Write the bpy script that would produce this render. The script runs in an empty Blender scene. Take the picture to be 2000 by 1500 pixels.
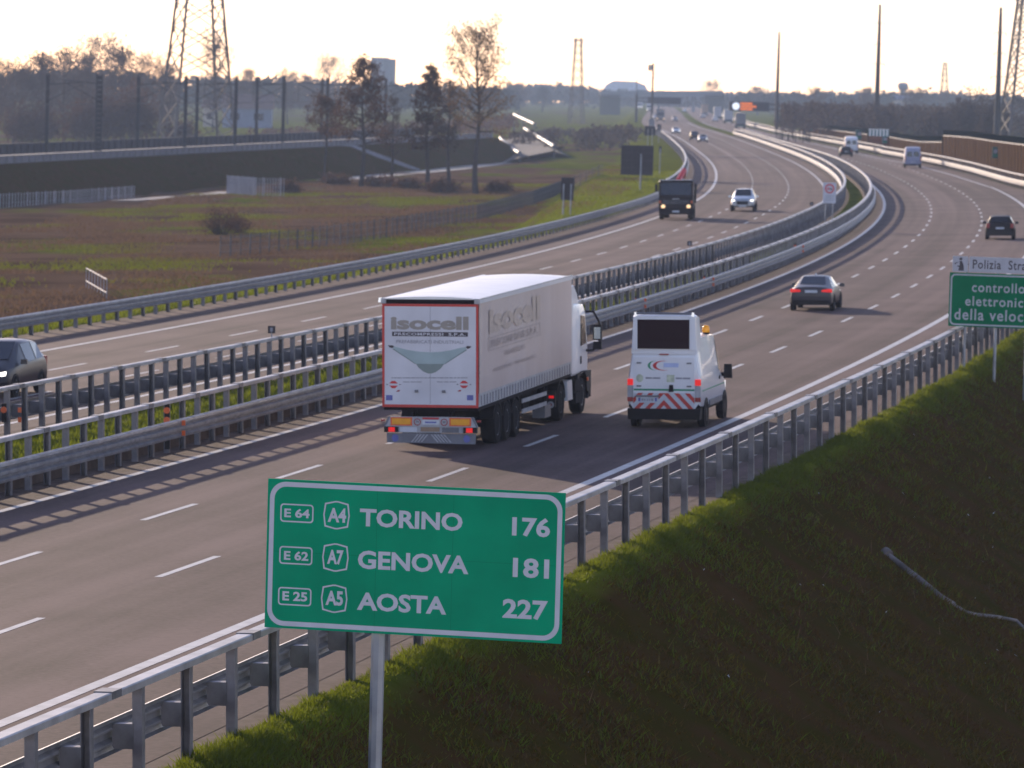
import bpy, math, random
import numpy as np
from mathutils import Matrix, Vector
C = bpy.context
S = C.scene
COL = S.collection
random.seed(7)
RNG = np.random.default_rng(7)
PI = math.pi
rad = math.radians

# ------------------------------------------------------------------ camera
FPX, CAMH, YH = 9750.0, 9.3, 178.0          # focal length in photo pixels, height over the road, road-plane horizon row
ROLL = rad(1.6)                             # the curve is banked: carriageway tilts right side up
TH = math.atan((750 - YH) / FPX)
Rv = Vector((math.cos(ROLL), 0, math.sin(ROLL)))
Uv = Vector((-math.sin(ROLL), 0, math.cos(ROLL)))
Fv = Vector((0, 1, 0))
TR = math.tan(ROLL)


def L(u, v, w=0.0):
    return Rv * u + Fv * v + Uv * w


cam = bpy.data.cameras.new('camera')
camo = bpy.data.objects.new('camera', cam)
COL.objects.link(camo)
S.camera = camo
cb = -(Fv * math.cos(TH) - Uv * math.sin(TH))
cu = Uv * math.cos(TH) + Fv * math.sin(TH)
M = Matrix.Identity(4)
for i in range(3):
    M[i][0] = Rv[i]; M[i][1] = cu[i]; M[i][2] = cb[i]; M[i][3] = L(0, 0, CAMH)[i]
camo.matrix_world = M
cam.sensor_width = 36
cam.lens = 36 * FPX / 2000
cam.clip_start = 1
cam.clip_end = 20000
cam.dof.use_dof = True
cam.dof.focus_distance = 74
cam.dof.aperture_fstop = 4.0

# ------------------------------------------------------------------ light
SUN_AZ, SUN_EL = rad(-24), rad(13)          # ahead and to the left, low
S.view_settings.view_transform = 'Standard'
S.view_settings.look = 'None'
S.view_settings.exposure = 0.95
S.view_settings.gamma = 1
S.cycles.use_denoising = True
S.cycles.max_bounces = 6
S.cycles.diffuse_bounces = 3
S.cycles.glossy_bounces = 3
S.cycles.transparent_max_bounces = 8
S.cycles.volume_bounces = 1
wd = bpy.data.worlds.new('World')
S.world = wd
wd.use_nodes = True
nt = wd.node_tree
sky = nt.nodes.new('ShaderNodeTexSky')
sky.sky_type = 'NISHITA'
sky.sun_disc = False
sky.sun_elevation = SUN_EL
sky.sun_rotation = SUN_AZ
sky.dust_density = 0.25
sky.air_density = 0.8
tint = nt.nodes.new('ShaderNodeMix')         # white balance of the picture, a little towards magenta
tint.data_type = 'RGBA'
tint.blend_type = 'MULTIPLY'
tint.inputs[0].default_value = 1
tint.inputs[7].default_value = (1.14, 0.95, 1.03, 1)
nt.links.new(sky.outputs[0], tint.inputs[6])
nt.links.new(tint.outputs[2], nt.nodes['Background'].inputs[0])
nt.nodes['Background'].inputs[1].default_value = 0.15
sl = bpy.data.lights.new('sun', 'SUN')
sl.energy = 3.6
sl.angle = rad(0.6)
sl.color = (1, 0.80, 0.60)
so = bpy.data.objects.new('sun', sl)
COL.objects.link(so)
sd = Vector((math.sin(SUN_AZ) * math.cos(SUN_EL), math.cos(SUN_AZ) * math.cos(SUN_EL), math.sin(SUN_EL)))
so.rotation_euler = sd.to_track_quat('Z', 'Y').to_euler()
so.location = (-60, 100, 80)


# ------------------------------------------------------------------ materials
def mat(name, col, rough=0.6, metal=0.0, var=0.0, scale=3.0, col2=None, spec=0.5, emit=None, es=0.0, bump=0.0, bscale=40.0,
        trans=0.0, detail=5.0, stretch=None, coat=0.0, coord='Object', lo=0.35, hi=0.65, tmix=False):
    m = bpy.data.materials.new(name)
    m.use_nodes = True
    n = m.node_tree.nodes
    l = m.node_tree.links
    b = n['Principled BSDF']
    b.inputs['Base Color'].default_value = (*col, 1)
    b.inputs['Roughness'].default_value = rough
    b.inputs['Metallic'].default_value = metal
    b.inputs['Specular IOR Level'].default_value = spec
    b.inputs['Coat Weight'].default_value = coat
    tc = n.new('ShaderNodeTexCoord')
    src = tc.outputs[coord]
    if stretch:
        mp = n.new('ShaderNodeMapping')
        mp.inputs['Scale'].default_value = stretch
        l.new(src, mp.inputs[0])
        src = mp.outputs[0]
    if var or col2:
        if not col2:
            col2 = tuple(min(1, c * (1 + var)) for c in col)
            col = tuple(c * (1 - var) for c in col)
        t = n.new('ShaderNodeTexNoise')
        t.inputs['Scale'].default_value = scale
        t.inputs['Detail'].default_value = detail
        l.new(src, t.inputs['Vector'])
        r = n.new('ShaderNodeMapRange')
        r.inputs[1].default_value = lo
        r.inputs[2].default_value = hi
        l.new(t.outputs[0], r.inputs[0])
        mx = n.new('ShaderNodeMix')
        mx.data_type = 'RGBA'
        mx.inputs[6].default_value = (*col, 1)
        mx.inputs[7].default_value = (*col2, 1)
        l.new(r.outputs[0], mx.inputs[0])
        l.new(mx.outputs[2], b.inputs['Base Color'])
        m['mix'] = mx.name
    if bump:
        t2 = n.new('ShaderNodeTexNoise')
        t2.inputs['Scale'].default_value = bscale
        l.new(src, t2.inputs['Vector'])
        bp = n.new('ShaderNodeBump')
        bp.inputs['Strength'].default_value = bump
        l.new(t2.outputs[0], bp.inputs['Height'])
        l.new(bp.outputs[0], b.inputs['Normal'])
    if emit:
        b.inputs['Emission Color'].default_value = (*emit, 1)
        b.inputs['Emission Strength'].default_value = es
    if trans:
        tr = n.new('ShaderNodeBsdfTranslucent')
        tr.inputs[0].default_value = (*(min(1, c * 1.6) for c in (col2 or col)), 1)
        ms = n.new('ShaderNodeMixShader')
        ms.inputs[0].default_value = trans
        l.new(b.outputs[0], ms.inputs[1])
        l.new(tr.outputs[0], ms.inputs[2])
        if tmix:
            l.new(mx.outputs[2], tr.inputs[0])
        l.new(ms.outputs[0], n['Material Output'].inputs[0])
    return m


MT = {}


def defmats():
    d = MT
    d['steel'] = mat('galvanised_steel', (0.24, 0.232, 0.245), 0.5, 0.5, var=0.22, scale=2.5, bump=0.05, bscale=20)
    d['rail'] = mat('rail_steel', (0.36, 0.345, 0.345), 0.5, 0.3, var=0.22, scale=1.6, spec=0.4)
    d['steel2'] = mat('weathered_steel', (0.15, 0.145, 0.155), 0.55, 0.5, var=0.3, scale=2.5)
    d['post'] = mat('post_steel', (0.17, 0.165, 0.185), 0.5, 0.5, var=0.25, scale=3)
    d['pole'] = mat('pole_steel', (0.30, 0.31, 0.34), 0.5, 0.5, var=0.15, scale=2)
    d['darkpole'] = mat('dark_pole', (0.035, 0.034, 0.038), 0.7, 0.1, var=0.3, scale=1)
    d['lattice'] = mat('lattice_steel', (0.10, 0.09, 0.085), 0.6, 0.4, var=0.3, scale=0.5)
    d['white'] = mat('white_paint', (0.72, 0.73, 0.76), 0.35, var=0.03, scale=1.5, coat=0.3)
    d['vanwhite'] = mat('van_white', (0.74, 0.75, 0.79), 0.3, var=0.04, scale=1.2, coat=0.5)
    d['roofwhite'] = mat('roof_tarpaulin', (0.82, 0.80, 0.77), 0.42, var=0.06, scale=1.2)
    d['curtain'] = mat('curtain_pvc', (0.47, 0.375, 0.35), 0.42, var=0.10, scale=0.9, col2=(0.54, 0.45, 0.425), bump=0.10, bscale=1.5, stretch=(1, 0.6, 0.15))
    d['curtletter'] = mat('faded_lettering', (0.455, 0.36, 0.305), 0.45, var=0.1, scale=2)
    d['curtletter2'] = mat('faded_grey_lettering', (0.42, 0.34, 0.32), 0.45, var=0.1, scale=2)
    d['door'] = mat('trailer_door', (0.58, 0.58, 0.63), 0.4, var=0.09, scale=0.9, detail=9)
    d['red'] = mat('red_paint', (0.55, 0.03, 0.04), 0.4, var=0.1, scale=2)
    d['redstripe'] = mat('red_reflective', (0.50, 0.035, 0.03), 0.4, var=0.1, scale=3)
    d['black'] = mat('black_plastic', (0.009, 0.006, 0.008), 0.6, spec=0.25, var=0.3, scale=4)
    d['chassis'] = mat('chassis_black', (0.009, 0.005, 0.007), 0.8, spec=0.15, var=0.4, scale=3)
    d['tyre'] = mat('tyre_rubber', (0.010, 0.008, 0.009), 0.85, spec=0.15, var=0.3, scale=8)
    d['rim'] = mat('rim_steel', (0.25, 0.25, 0.27), 0.4, 0.6, var=0.2, scale=6)
    d['glass'] = mat('window_glass', (0.012, 0.012, 0.02), 0.12, var=0.2, scale=1, spec=0.5)
    d['screen'] = mat('led_screen', (0.022, 0.006, 0.010), 0.6, spec=0.15, var=0.1, scale=30)
    d['grey'] = mat('grey_plastic', (0.16, 0.16, 0.18), 0.5, var=0.15, scale=3)
    d['lgrey'] = mat('light_grey', (0.38, 0.38, 0.40), 0.5, var=0.15, scale=3)
    d['plate'] = mat('number_plate', (0.55, 0.57, 0.62), 0.4, var=0.05, scale=9)
    d['brownplate'] = mat('brown_plate', (0.30, 0.20, 0.13), 0.5, var=0.1, scale=6)
    d['orange'] = mat('orange_reflector', (0.85, 0.36, 0.01), 0.35, var=0.08, scale=5)
    d['orangered'] = mat('orange_edge', (0.75, 0.13, 0.03), 0.4, var=0.08, scale=5)
    d['blue'] = mat('blue_paint', (0.12, 0.13, 0.38), 0.45, var=0.1, scale=5)
    d['lblue'] = mat('pale_blue_script', (0.45, 0.52, 0.78), 0.45, var=0.05, scale=5)
    d['green'] = mat('green_paint', (0.02, 0.26, 0.14), 0.45, var=0.1, scale=5)
    d['paleyellow'] = mat('pale_sticker', (0.52, 0.56, 0.42), 0.5, var=0.2, scale=9)
    d['taupe'] = mat('taupe_lettering', (0.30, 0.27, 0.24), 0.5, var=0.06, scale=4)
    d['dkletter'] = mat('dark_lettering', (0.045, 0.035, 0.045), 0.5, var=0.1, scale=4)
    d['greyletter'] = mat('grey_lettering', (0.27, 0.27, 0.31), 0.5, var=0.1, scale=4)
    d['emb1'] = mat('emblem_pale_green', (0.33, 0.42, 0.43), 0.5, var=0.1, scale=1.5)
    d['emb2'] = mat('emblem_grey_green', (0.20, 0.25, 0.24), 0.5, var=0.1, scale=1.5)
    d['taillight'] = mat('tail_light', (0.6, 0.01, 0.01), 0.25, var=0.05, scale=9, emit=(1, 0.01, 0.008), es=0.10)
    d['taillit'] = mat('tail_light_lit', (0.7, 0.02, 0.02), 0.25, var=0.05, scale=9, emit=(1, 0.01, 0.01), es=0.24)
    d['reddull'] = mat('red_reflector', (0.30, 0.015, 0.02), 0.3, var=0.1, scale=9)
    d['headlight'] = mat('headlight_lit', (0.8, 0.8, 0.8), 0.2, var=0.02, scale=9, emit=(1, 0.93, 0.82), es=2.0)
    d['headwarm'] = mat('headlight_warm', (0.8, 0.7, 0.5), 0.2, var=0.02, scale=9, emit=(1, 0.60, 0.24), es=0.7)
    d['headpale'] = mat('headlight_clear', (0.75, 0.76, 0.78), 0.15, var=0.02, scale=9, emit=(1, 0.97, 0.92), es=0.3)
    d['beacon'] = mat('amber_beacon', (0.85, 0.33, 0.01), 0.2, var=0.05, scale=9, emit=(1, 0.4, 0.0), es=0.08)
    d['signgreen'] = mat('sign_green', (0.001, 0.29, 0.148), 0.8, var=0.13, scale=0.8, spec=0.02, detail=8)
    d['signgreen2'] = mat('sign_green_dark', (0.001, 0.15, 0.065), 0.8, var=0.10, scale=1.2, spec=0.02)
    d['signwhite'] = mat('sign_white', (0.52, 0.53, 0.60), 0.6, var=0.05, scale=3)
    d['signwhite2'] = mat('sign_panel_white', (0.42, 0.42, 0.47), 0.5, var=0.06, scale=3)
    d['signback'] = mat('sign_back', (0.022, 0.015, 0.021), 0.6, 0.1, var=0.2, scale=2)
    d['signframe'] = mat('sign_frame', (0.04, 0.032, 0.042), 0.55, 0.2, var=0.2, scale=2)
    d['teal'] = mat('teal_panel', (0.03, 0.13, 0.12), 0.5, var=0.15, scale=2)
    d['linepaint'] = mat('road_paint', (0.40, 0.385, 0.38), 0.55, var=0.16, scale=2.2, detail=9)
    d['gravel'] = mat('gravel_shoulder', (0.060, 0.040, 0.032), 0.9, col2=(0.115, 0.082, 0.068), spec=0.05, scale=3, bump=0.4, bscale=12, detail=10)
    d['kerb'] = mat('asphalt_kerb', (0.085, 0.060, 0.050), 0.85, col2=(0.13, 0.095, 0.080), spec=0.05, scale=2, bump=0.3, bscale=20)
    d['concrete'] = mat('concrete', (0.20, 0.19, 0.19), 0.8, col2=(0.14, 0.135, 0.14), scale=0.8, bump=0.1)
    d['pipegrey'] = mat('dirty_pipe', (0.15, 0.125, 0.12), 0.8, var=0.45, scale=2.5, detail=9)
    d['palecon'] = mat('pale_concrete', (0.17, 0.155, 0.17), 0.8, var=0.15, scale=1)
    d['ballast'] = mat('ballast', (0.05, 0.044, 0.048), 0.9, var=0.3, scale=1)
    d['wood'] = mat('wooden_panels', (0.072, 0.040, 0.018), 1.0, spec=0.0, col2=(0.115, 0.068, 0.034), scale=1.0, stretch=(2.5, 2.5, 0.12), detail=4)
    d['woodfar'] = mat('reddish_panels', (0.05, 0.022, 0.015), 1.0, spec=0.0, var=0.2, scale=1)
    d['capgreen'] = mat('dark_green_cap', (0.003, 0.006, 0.0055), 1.0, spec=0.0, var=0.3, scale=1)
    d['grass'] = mat('grass_blades', (0.040, 0.055, 0.005), 0.6, col2=(0.095, 0.115, 0.008), scale=0.5, trans=0.5, spec=0.05, detail=8)
    d['slopegrass'] = mat('embankment_grass', (0.100, 0.076, 0.006), 0.9, col2=(0.080, 0.040, 0.012), scale=0.55, trans=0.25, spec=0.0, detail=9)
    d['drygrass'] = mat('dry_grass', (0.165, 0.100, 0.056), 0.9, col2=(0.165, 0.175, 0.013), scale=0.04, trans=0.3, spec=0.0, detail=8, lo=0.52, hi=0.60, tmix=True)
    d['bark'] = mat('bark', (0.045, 0.034, 0.030), 0.9, var=0.3, scale=2)
    d['leafbrown'] = mat('brown_leaves', (0.038, 0.021, 0.016), 0.8, col2=(0.070, 0.040, 0.025), scale=0.6, trans=0.3, spec=0.1)
    d['leafgold'] = mat('sparse_gold_leaves', (0.13, 0.085, 0.035), 0.8, col2=(0.09, 0.06, 0.035), scale=0.6, trans=0.5, spec=0.1)
    d['twig'] = mat('bare_twigs', (0.055, 0.042, 0.038), 0.9, col2=(0.085, 0.068, 0.06), scale=0.3, trans=0.15, spec=0.1)
    d['bush'] = mat('bush_twigs', (0.052, 0.027, 0.018), 0.9, col2=(0.085, 0.046, 0.030), scale=0.5, trans=0.25, spec=0.1)
    d['farleaf'] = mat('distant_foliage', (0.05, 0.06, 0.045), 0.9, col2=(0.08, 0.085, 0.06), scale=0.05, spec=0.0)
    d['fence'] = mat('fence_mesh', (0.06, 0.06, 0.07), 0.6, 0.2, var=0.2, scale=1)
    d['palefence'] = mat('pale_fence', (0.30, 0.29, 0.32), 0.6, 0.1, var=0.15, scale=1)
    d['housewall'] = mat('pale_wall', (0.19, 0.215, 0.28), 0.8, var=0.1, scale=0.4)
    d['housewall2'] = mat('cream_wall', (0.50, 0.44, 0.36), 0.8, var=0.1, scale=0.4)
    d['roof'] = mat('brown_roof', (0.16, 0.10, 0.075), 0.8, var=0.15, scale=0.6)
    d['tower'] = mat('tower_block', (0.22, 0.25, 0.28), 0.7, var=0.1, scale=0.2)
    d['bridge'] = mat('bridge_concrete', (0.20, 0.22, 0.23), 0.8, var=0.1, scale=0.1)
    d['led_or'] = mat('orange_leds', (0.3, 0.08, 0.01), 0.5, var=0.05, scale=3, emit=(1, 0.20, 0.004), es=0.55)
    d['led_wh'] = mat('white_leds', (0.7, 0.7, 0.8), 0.5, var=0.02, scale=3, emit=(0.9, 0.95, 1), es=0.5)
    d['vms'] = mat('matrix_board', (0.02, 0.02, 0.028), 0.5, var=0.2, scale=2)
    d['bmw'] = mat('taupe_metallic', (0.050, 0.040, 0.045), 0.4, 0.1, var=0.05, scale=3, coat=0.2, spec=0.3)
    d['carblack'] = mat('black_car_paint', (0.010, 0.007, 0.009), 0.5, 0.0, var=0.1, scale=3, coat=0.0, spec=0.12)
    d['carnavy'] = mat('dark_blue_car_paint', (0.014, 0.011, 0.019), 0.35, 0.0, var=0.1, scale=3, coat=0.12, spec=0.3)
    d['carsilver'] = mat('silver_car_paint', (0.42, 0.43, 0.45), 0.28, 0.5, var=0.05, scale=3, coat=0.7)
    d['carwhite'] = mat('white_car_paint', (0.70, 0.70, 0.71), 0.3, var=0.03, scale=3, coat=0.7)
    d['cargrey'] = mat('grey_car_paint', (0.10, 0.11, 0.13), 0.28, 0.4, var=0.05, scale=3, coat=0.7)
    d['truckdark'] = mat('dark_truck_paint', (0.013, 0.006, 0.009), 0.5, spec=0.2, var=0.15, scale=2)
    d['vanshade'] = mat('shaded_blue_van', (0.30, 0.32, 0.46), 0.35, var=0.05, scale=2)  # white van paint with the blue of shade put into its colour
    d['mirror'] = mat('mirror_glass', (0.55, 0.62, 0.62), 0.05, 0.9, var=0.02, scale=2)


defmats()


def asphalt():
    m = bpy.data.materials.new('asphalt')
    m.use_nodes = True
    n, l = m.node_tree.nodes, m.node_tree.links
    b = n['Principled BSDF']
    b.inputs['Roughness'].default_value = 0.85
    b.inputs['Specular IOR Level'].default_value = 0.06
    uv = n.new('ShaderNodeUVMap')
    tc = n.new('ShaderNodeTexCoord')

    def noise(src, sc, mapping=None, det=6):
        if mapping:
            mp = n.new('ShaderNodeMapping')
            mp.inputs['Scale'].default_value = mapping
            l.new(src, mp.inputs[0])
            src = mp.outputs[0]
        t = n.new('ShaderNodeTexNoise')
        t.inputs['Scale'].default_value = sc
        t.inputs['Detail'].default_value = det
        l.new(src, t.inputs['Vector'])
        return t.outputs[0]
    a1 = noise(uv.outputs[0], 1.0, (0.85, 0.006, 1), 5)      # long streaks worn by traffic
    a2 = noise(tc.outputs['Object'], 0.16, None, 6)          # broad patches
    a3 = noise(tc.outputs['Object'], 9.0, None, 8)           # stone grain
    s1 = n.new('ShaderNodeMath'); s1.operation = 'MULTIPLY_ADD'
    l.new(a1, s1.inputs[0]); s1.inputs[1].default_value = 1.7; l.new(a2, s1.inputs[2])
    s2 = n.new('ShaderNodeMath'); s2.operation = 'MULTIPLY_ADD'
    l.new(a3, s2.inputs[0]); s2.inputs[1].default_value = 0.75
    l.new(s1.outputs[0], s2.inputs[2])
    r = n.new('ShaderNodeMapRange')
    r.inputs[1].default_value = 1.38; r.inputs[2].default_value = 2.06
    l.new(s2.outputs[0], r.inputs[0])
    mx = n.new('ShaderNodeMix'); mx.data_type = 'RGBA'
    mx.inputs[6].default_value = (0.052, 0.0340, 0.0330, 1)
    mx.inputs[7].default_value = (0.138, 0.0910, 0.0870, 1)
    l.new(r.outputs[0], mx.inputs[0])
    l.new(mx.outputs[2], b.inputs['Base Color'])
    bp = n.new('ShaderNodeBump'); bp.inputs['Strength'].default_value = 0.25
    bp.inputs['Distance'].default_value = 0.02
    l.new(a3, bp.inputs['Height']); l.new(bp.outputs[0], b.inputs['Normal'])
    return m


MT['asphalt'] = asphalt()


def ground_mat():
    m = bpy.data.materials.new('field_ground')
    m.use_nodes = True
    n, l = m.node_tree.nodes, m.node_tree.links
    b = n['Principled BSDF']
    b.inputs['Roughness'].default_value = 0.9
    b.inputs['Specular IOR Level'].default_value = 0.0
    tc = n.new('ShaderNodeTexCoord')

    def noise(sc, det=6, mapping=None):
        src = tc.outputs['Object']
        if mapping:
            mp = n.new('ShaderNodeMapping')
            mp.inputs['Scale'].default_value = mapping
            l.new(src, mp.inputs[0]); src = mp.outputs[0]
        t = n.new('ShaderNodeTexNoise')
        t.inputs['Scale'].default_value = sc
        t.inputs['Detail'].default_value = det
        l.new(src, t.inputs['Vector'])
        return t.outputs[0]

    def mix(fac, c1, c2, lo, hi):
        r = n.new('ShaderNodeMapRange')
        r.inputs[1].default_value = lo; r.inputs[2].default_value = hi
        l.new(fac, r.inputs[0])
        mx = n.new('ShaderNodeMix'); mx.data_type = 'RGBA'
        for k, c in ((6, c1), (7, c2)):
            if isinstance(c, tuple):
                mx.inputs[k].default_value = (*c, 1)
            else:
                l.new(c, mx.inputs[k])
        l.new(r.outputs[0], mx.inputs[0])
        return mx.outputs[2]
    brown = mix(noise(0.12, 8), (0.078, 0.046, 0.027), (0.150, 0.094, 0.058), 0.35, 0.65)
    green = mix(noise(0.3, 8), (0.070, 0.082, 0.006), (0.150, 0.162, 0.012), 0.3, 0.7)
    at = n.new('ShaderNodeAttribute')
    at.attribute_name = 'green'
    ad = n.new('ShaderNodeMath'); ad.operation = 'ADD'
    l.new(noise(0.06, 9, (1, 0.3, 1)), ad.inputs[0]); l.new(at.outputs['Fac'], ad.inputs[1])
    base = mix(ad.outputs[0], brown, green, 0.53, 0.61)
    at2 = n.new('ShaderNodeAttribute')
    at2.attribute_name = 'dirt'
    base = mix(at2.outputs['Fac'], base, mix(noise(0.8, 8), (0.042, 0.032, 0.003), (0.060, 0.030, 0.009), 0.4, 0.6), 0.0, 1.0)
    l.new(base, b.inputs['Base Color'])
    bp = n.new('ShaderNodeBump'); bp.inputs['Strength'].default_value = 0.6
    bp.inputs['Distance'].default_value = 0.25
    l.new(noise(1.2, 8), bp.inputs['Height']); l.new(bp.outputs[0], b.inputs['Normal'])
    return m


MT['ground'] = ground_mat()


# ------------------------------------------------------------------ mesh builder
class MB:
    def __init__(s):
        s.v = []; s.f = []; s.m = []; s.mats = []; s.uv = None

    def mi(s, m):
        if m not in s.mats:
            s.mats.append(m)
        return s.mats.index(m)

    def add(s, vs, fs, m):
        k = len(s.v)
        s.v += [tuple(p) for p in vs]
        i = s.mi(m)
        for f in fs:
            s.f.append(tuple(a + k for a in f)); s.m.append(i)
        return s

    def box(s, c, d, m, rz=0.0, taper=None):
        cx, cy, cz = c
        x, y, z = d[0] / 2, d[1] / 2, d[2] / 2
        tx, ty = taper or (1, 1)
        P = [(-x, -y, -z), (x, -y, -z), (x, y, -z), (-x, y, -z), (-x * tx, -y * ty, z), (x * tx, -y * ty, z), (x * tx, y * ty, z), (-x * tx, y * ty, z)]
        ca, sa = math.cos(rz), math.sin(rz)
        P = [(cx + px * ca - py * sa, cy + px * sa + py * ca, cz + pz) for px, py, pz in P]
        return s.add(P, [(0, 3, 2, 1), (4, 5, 6, 7), (0, 1, 5, 4), (1, 2, 6, 5), (2, 3, 7, 6), (3, 0, 4, 7)], m)

    def tube(s, p, q, r1, r2, m, n=6, caps=True):
        p, q = Vector(p), Vector(q)
        d = (q - p)
        if d.length < 1e-6:
            return s
        d.normalize()
        a = d.orthogonal().normalized()
        b = d.cross(a)
        V = []
        for c, r in ((p, r1), (q, r2)):
            for i in range(n):
                t = 2 * PI * i / n
                V.append(c + a * (r * math.cos(t)) + b * (r * math.sin(t)))
        F = [(i, (i + 1) % n, n + (i + 1) % n, n + i) for i in range(n)]
        if caps:
            F += [tuple(range(n))[::-1], tuple(range(n, 2 * n))]
        return s.add(V, F, m)

    def path(s, pts, r, m, n=6):
        for a, b in zip(pts[:-1], pts[1:]):
            s.tube(a, b, r, r, m, n)
        return s

    def prism(s, poly, axis, a, b, m):
        """poly of 2D points extruded along axis (0 x, 1 y, 2 z) from a to b"""
        n = len(poly)

        def P(p, t):
            return {0: (t, p[0], p[1]), 1: (p[0], t, p[1]), 2: (p[0], p[1], t)}[axis]
        V = [P(p, a) for p in poly] + [P(p, b) for p in poly]
        F = [(i, (i + 1) % n, n + (i + 1) % n, n + i) for i in range(n)] + [tuple(range(n))[::-1], tuple(range(n, 2 * n))]
        return s.add(V, F, m)

    def loft(s, rings, m, closed=True, caps=True):
        n = len(rings[0])
        V = [p for r in rings for p in r]
        F = []
        for k in range(len(rings) - 1):
            for i in range(n if closed else n - 1):
                j = (i + 1) % n
                F.append((k * n + i, k * n + j, (k + 1) * n + j, (k + 1) * n + i))
        if caps:
            F.append(tuple(range(n))[::-1]); F.append(tuple(range((len(rings) - 1) * n, len(rings) * n)))
        return s.add(V, F, m)

    def lathe(s, c, axis, prof, m, n=20):
        """prof: (radius, distance along axis)"""
        V = []
        c = Vector(c)
        ax = Vector(((1, 0, 0), (0, 1, 0), (0, 0, 1))[axis])
        a = Vector(((0, 1, 0), (0, 0, 1), (1, 0, 0))[axis]); b = ax.cross(a)
        for r, t in prof:
            for i in range(n):
                q = 2 * PI * i / n
                V.append(c + ax * t + a * (r * math.cos(q)) + b * (r * math.sin(q)))
        F = []
        for k in range(len(prof) - 1):
            for i in range(n):
                F.append((k * n + i, k * n + (i + 1) % n, (k + 1) * n + (i + 1) % n, (k + 1) * n + i))
        F.append(tuple(range(n))[::-1]); F.append(tuple(range((len(prof) - 1) * n, len(prof) * n)))
        return s.add(V, F, m)

    def xf(s, M, k=0):
        for i in range(k, len(s.v)):
            s.v[i] = tuple(M @ Vector(s.v[i]))
        return s

    def build(s, name, parent=None, smooth=None, org=None):
        me = bpy.data.meshes.new(name)
        V = s.v
        if org is not None:
            V = [(x - org[0], y - org[1], z - org[2]) for x, y, z in V]
        me.from_pydata(V, [], s.f)
        for m in s.mats:
            me.materials.append(MT[m])
        me.polygons.foreach_set('material_index', s.m)
        if smooth:
            me.polygons.foreach_set('use_smooth', [True] * len(s.f))
            me.set_sharp_from_angle(angle=rad(smooth))
        me.update()
        o = bpy.data.objects.new(name, me)
        COL.objects.link(o)
        if org is not None and parent is None:
            o.location = org
        o.parent = parent
        return o


def tag(o, label=None, cat=None, group=None, kind=None):
    if label: o['label'] = label
    if cat: o['category'] = cat
    if group: o['group'] = group
    if kind: o['kind'] = kind
    return o


def thing(name, label, cat, M, group=None):
    o = bpy.data.objects.new(name, None)
    o.empty_display_size = 0.3
    COL.objects.link(o)
    o.matrix_basis = M if isinstance(M, Matrix) else Matrix.Translation(M)
    return tag(o, label, cat, group)


def dup(o, M, label, group=None):
    r = o.copy(); COL.objects.link(r)
    r.matrix_basis = M
    r['label'] = label
    if group: r['group'] = group
    for ch in o.children:
        c = ch.copy(); COL.objects.link(c); c.parent = r
        for g in ch.children:
            d = g.copy(); COL.objects.link(d); d.parent = c
    return r


def npmesh(name, V, F, m, parent=None, org=None, nper=3):
    """fast mesh of same-sized faces from arrays"""
    me = bpy.data.meshes.new(name)
    V = np.asarray(V, np.float32)
    if org is not None:
        V = V - np.array(org, np.float32)
    F = np.asarray(F, np.int32)
    me.vertices.add(len(V)); me.vertices.foreach_set('co', V.ravel())
    me.loops.add(F.size); me.loops.foreach_set('vertex_index', F.ravel())
    me.polygons.add(len(F))
    me.polygons.foreach_set('loop_start', np.arange(0, F.size, nper, dtype=np.int32))
    me.materials.append(MT[m])
    me.update(calc_edges=True)
    o = bpy.data.objects.new(name, me); COL.objects.link(o)
    o.parent = parent
    if org is not None and parent is None:
        o.location = org
    return o


def text_mb(s, m, x0, x1, z0, z1, mb=None, y=0.0, bold=0.02, axis='xz', sp=1.0, face=1):
    """flat lettering fitted to the box x0..x1, z0..z1 in the local xz plane (seen from -y)"""
    cu_ = bpy.data.curves.new('t', 'FONT')
    cu_.body = s; cu_.size = 1.0; cu_.offset = bold; cu_.resolution_u = 3
    cu_.space_character = sp
    ob = bpy.data.objects.new('t', cu_)
    me = bpy.data.meshes.new_from_object(ob)
    P = [tuple(v.co) for v in me.vertices]
    F = [tuple(p.vertices) for p in me.polygons]
    bpy.data.objects.remove(ob); bpy.data.curves.remove(cu_); bpy.data.meshes.remove(me)
    xs = [p[0] for p in P]; ys = [p[1] for p in P]
    ax, bx, ay, by = min(xs), max(xs), min(ys), max(ys)
    mb = mb or MB()
    V = [(x0 + (p[0] - ax) / (bx - ax) * (x1 - x0), y, z0 + (p[1] - ay) / (by - ay) * (z1 - z0)) for p in P]
    mb.add(V, F, m)
    return mb


def grect(mb, x0, x1, z0, z1, y, m):
    return mb.add([(x0, y, z0), (x1, y, z0), (x1, y, z1), (x0, y, z1)], [(0, 1, 2, 3)], m)


def gpoly(mb, pts, y, m):
    return mb.add([(x, y, z) for x, z in pts], [tuple(range(len(pts)))], m)


def rrect(x0, x1, z0, z1, r, n=6):
    P = []
    for cx, cz, a0 in ((x1 - r, z0 + r, -90), (x1 - r, z1 - r, 0), (x0 + r, z1 - r, 90), (x0 + r, z0 + r, 180)):
        for i in range(n + 1):
            a = rad(a0 + 90 * i / n)
            P.append((cx + r * math.cos(a), cz + r * math.sin(a)))
    return P


def ring(mb, outer, inner, y, m):
    n = len(outer)
    V = [(x, y, z) for x, z in outer] + [(x, y, z) for x, z in inner]
    return mb.add(V, [(i, (i + 1) % n, n + (i + 1) % n, n + i) for i in range(n)], m)


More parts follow.
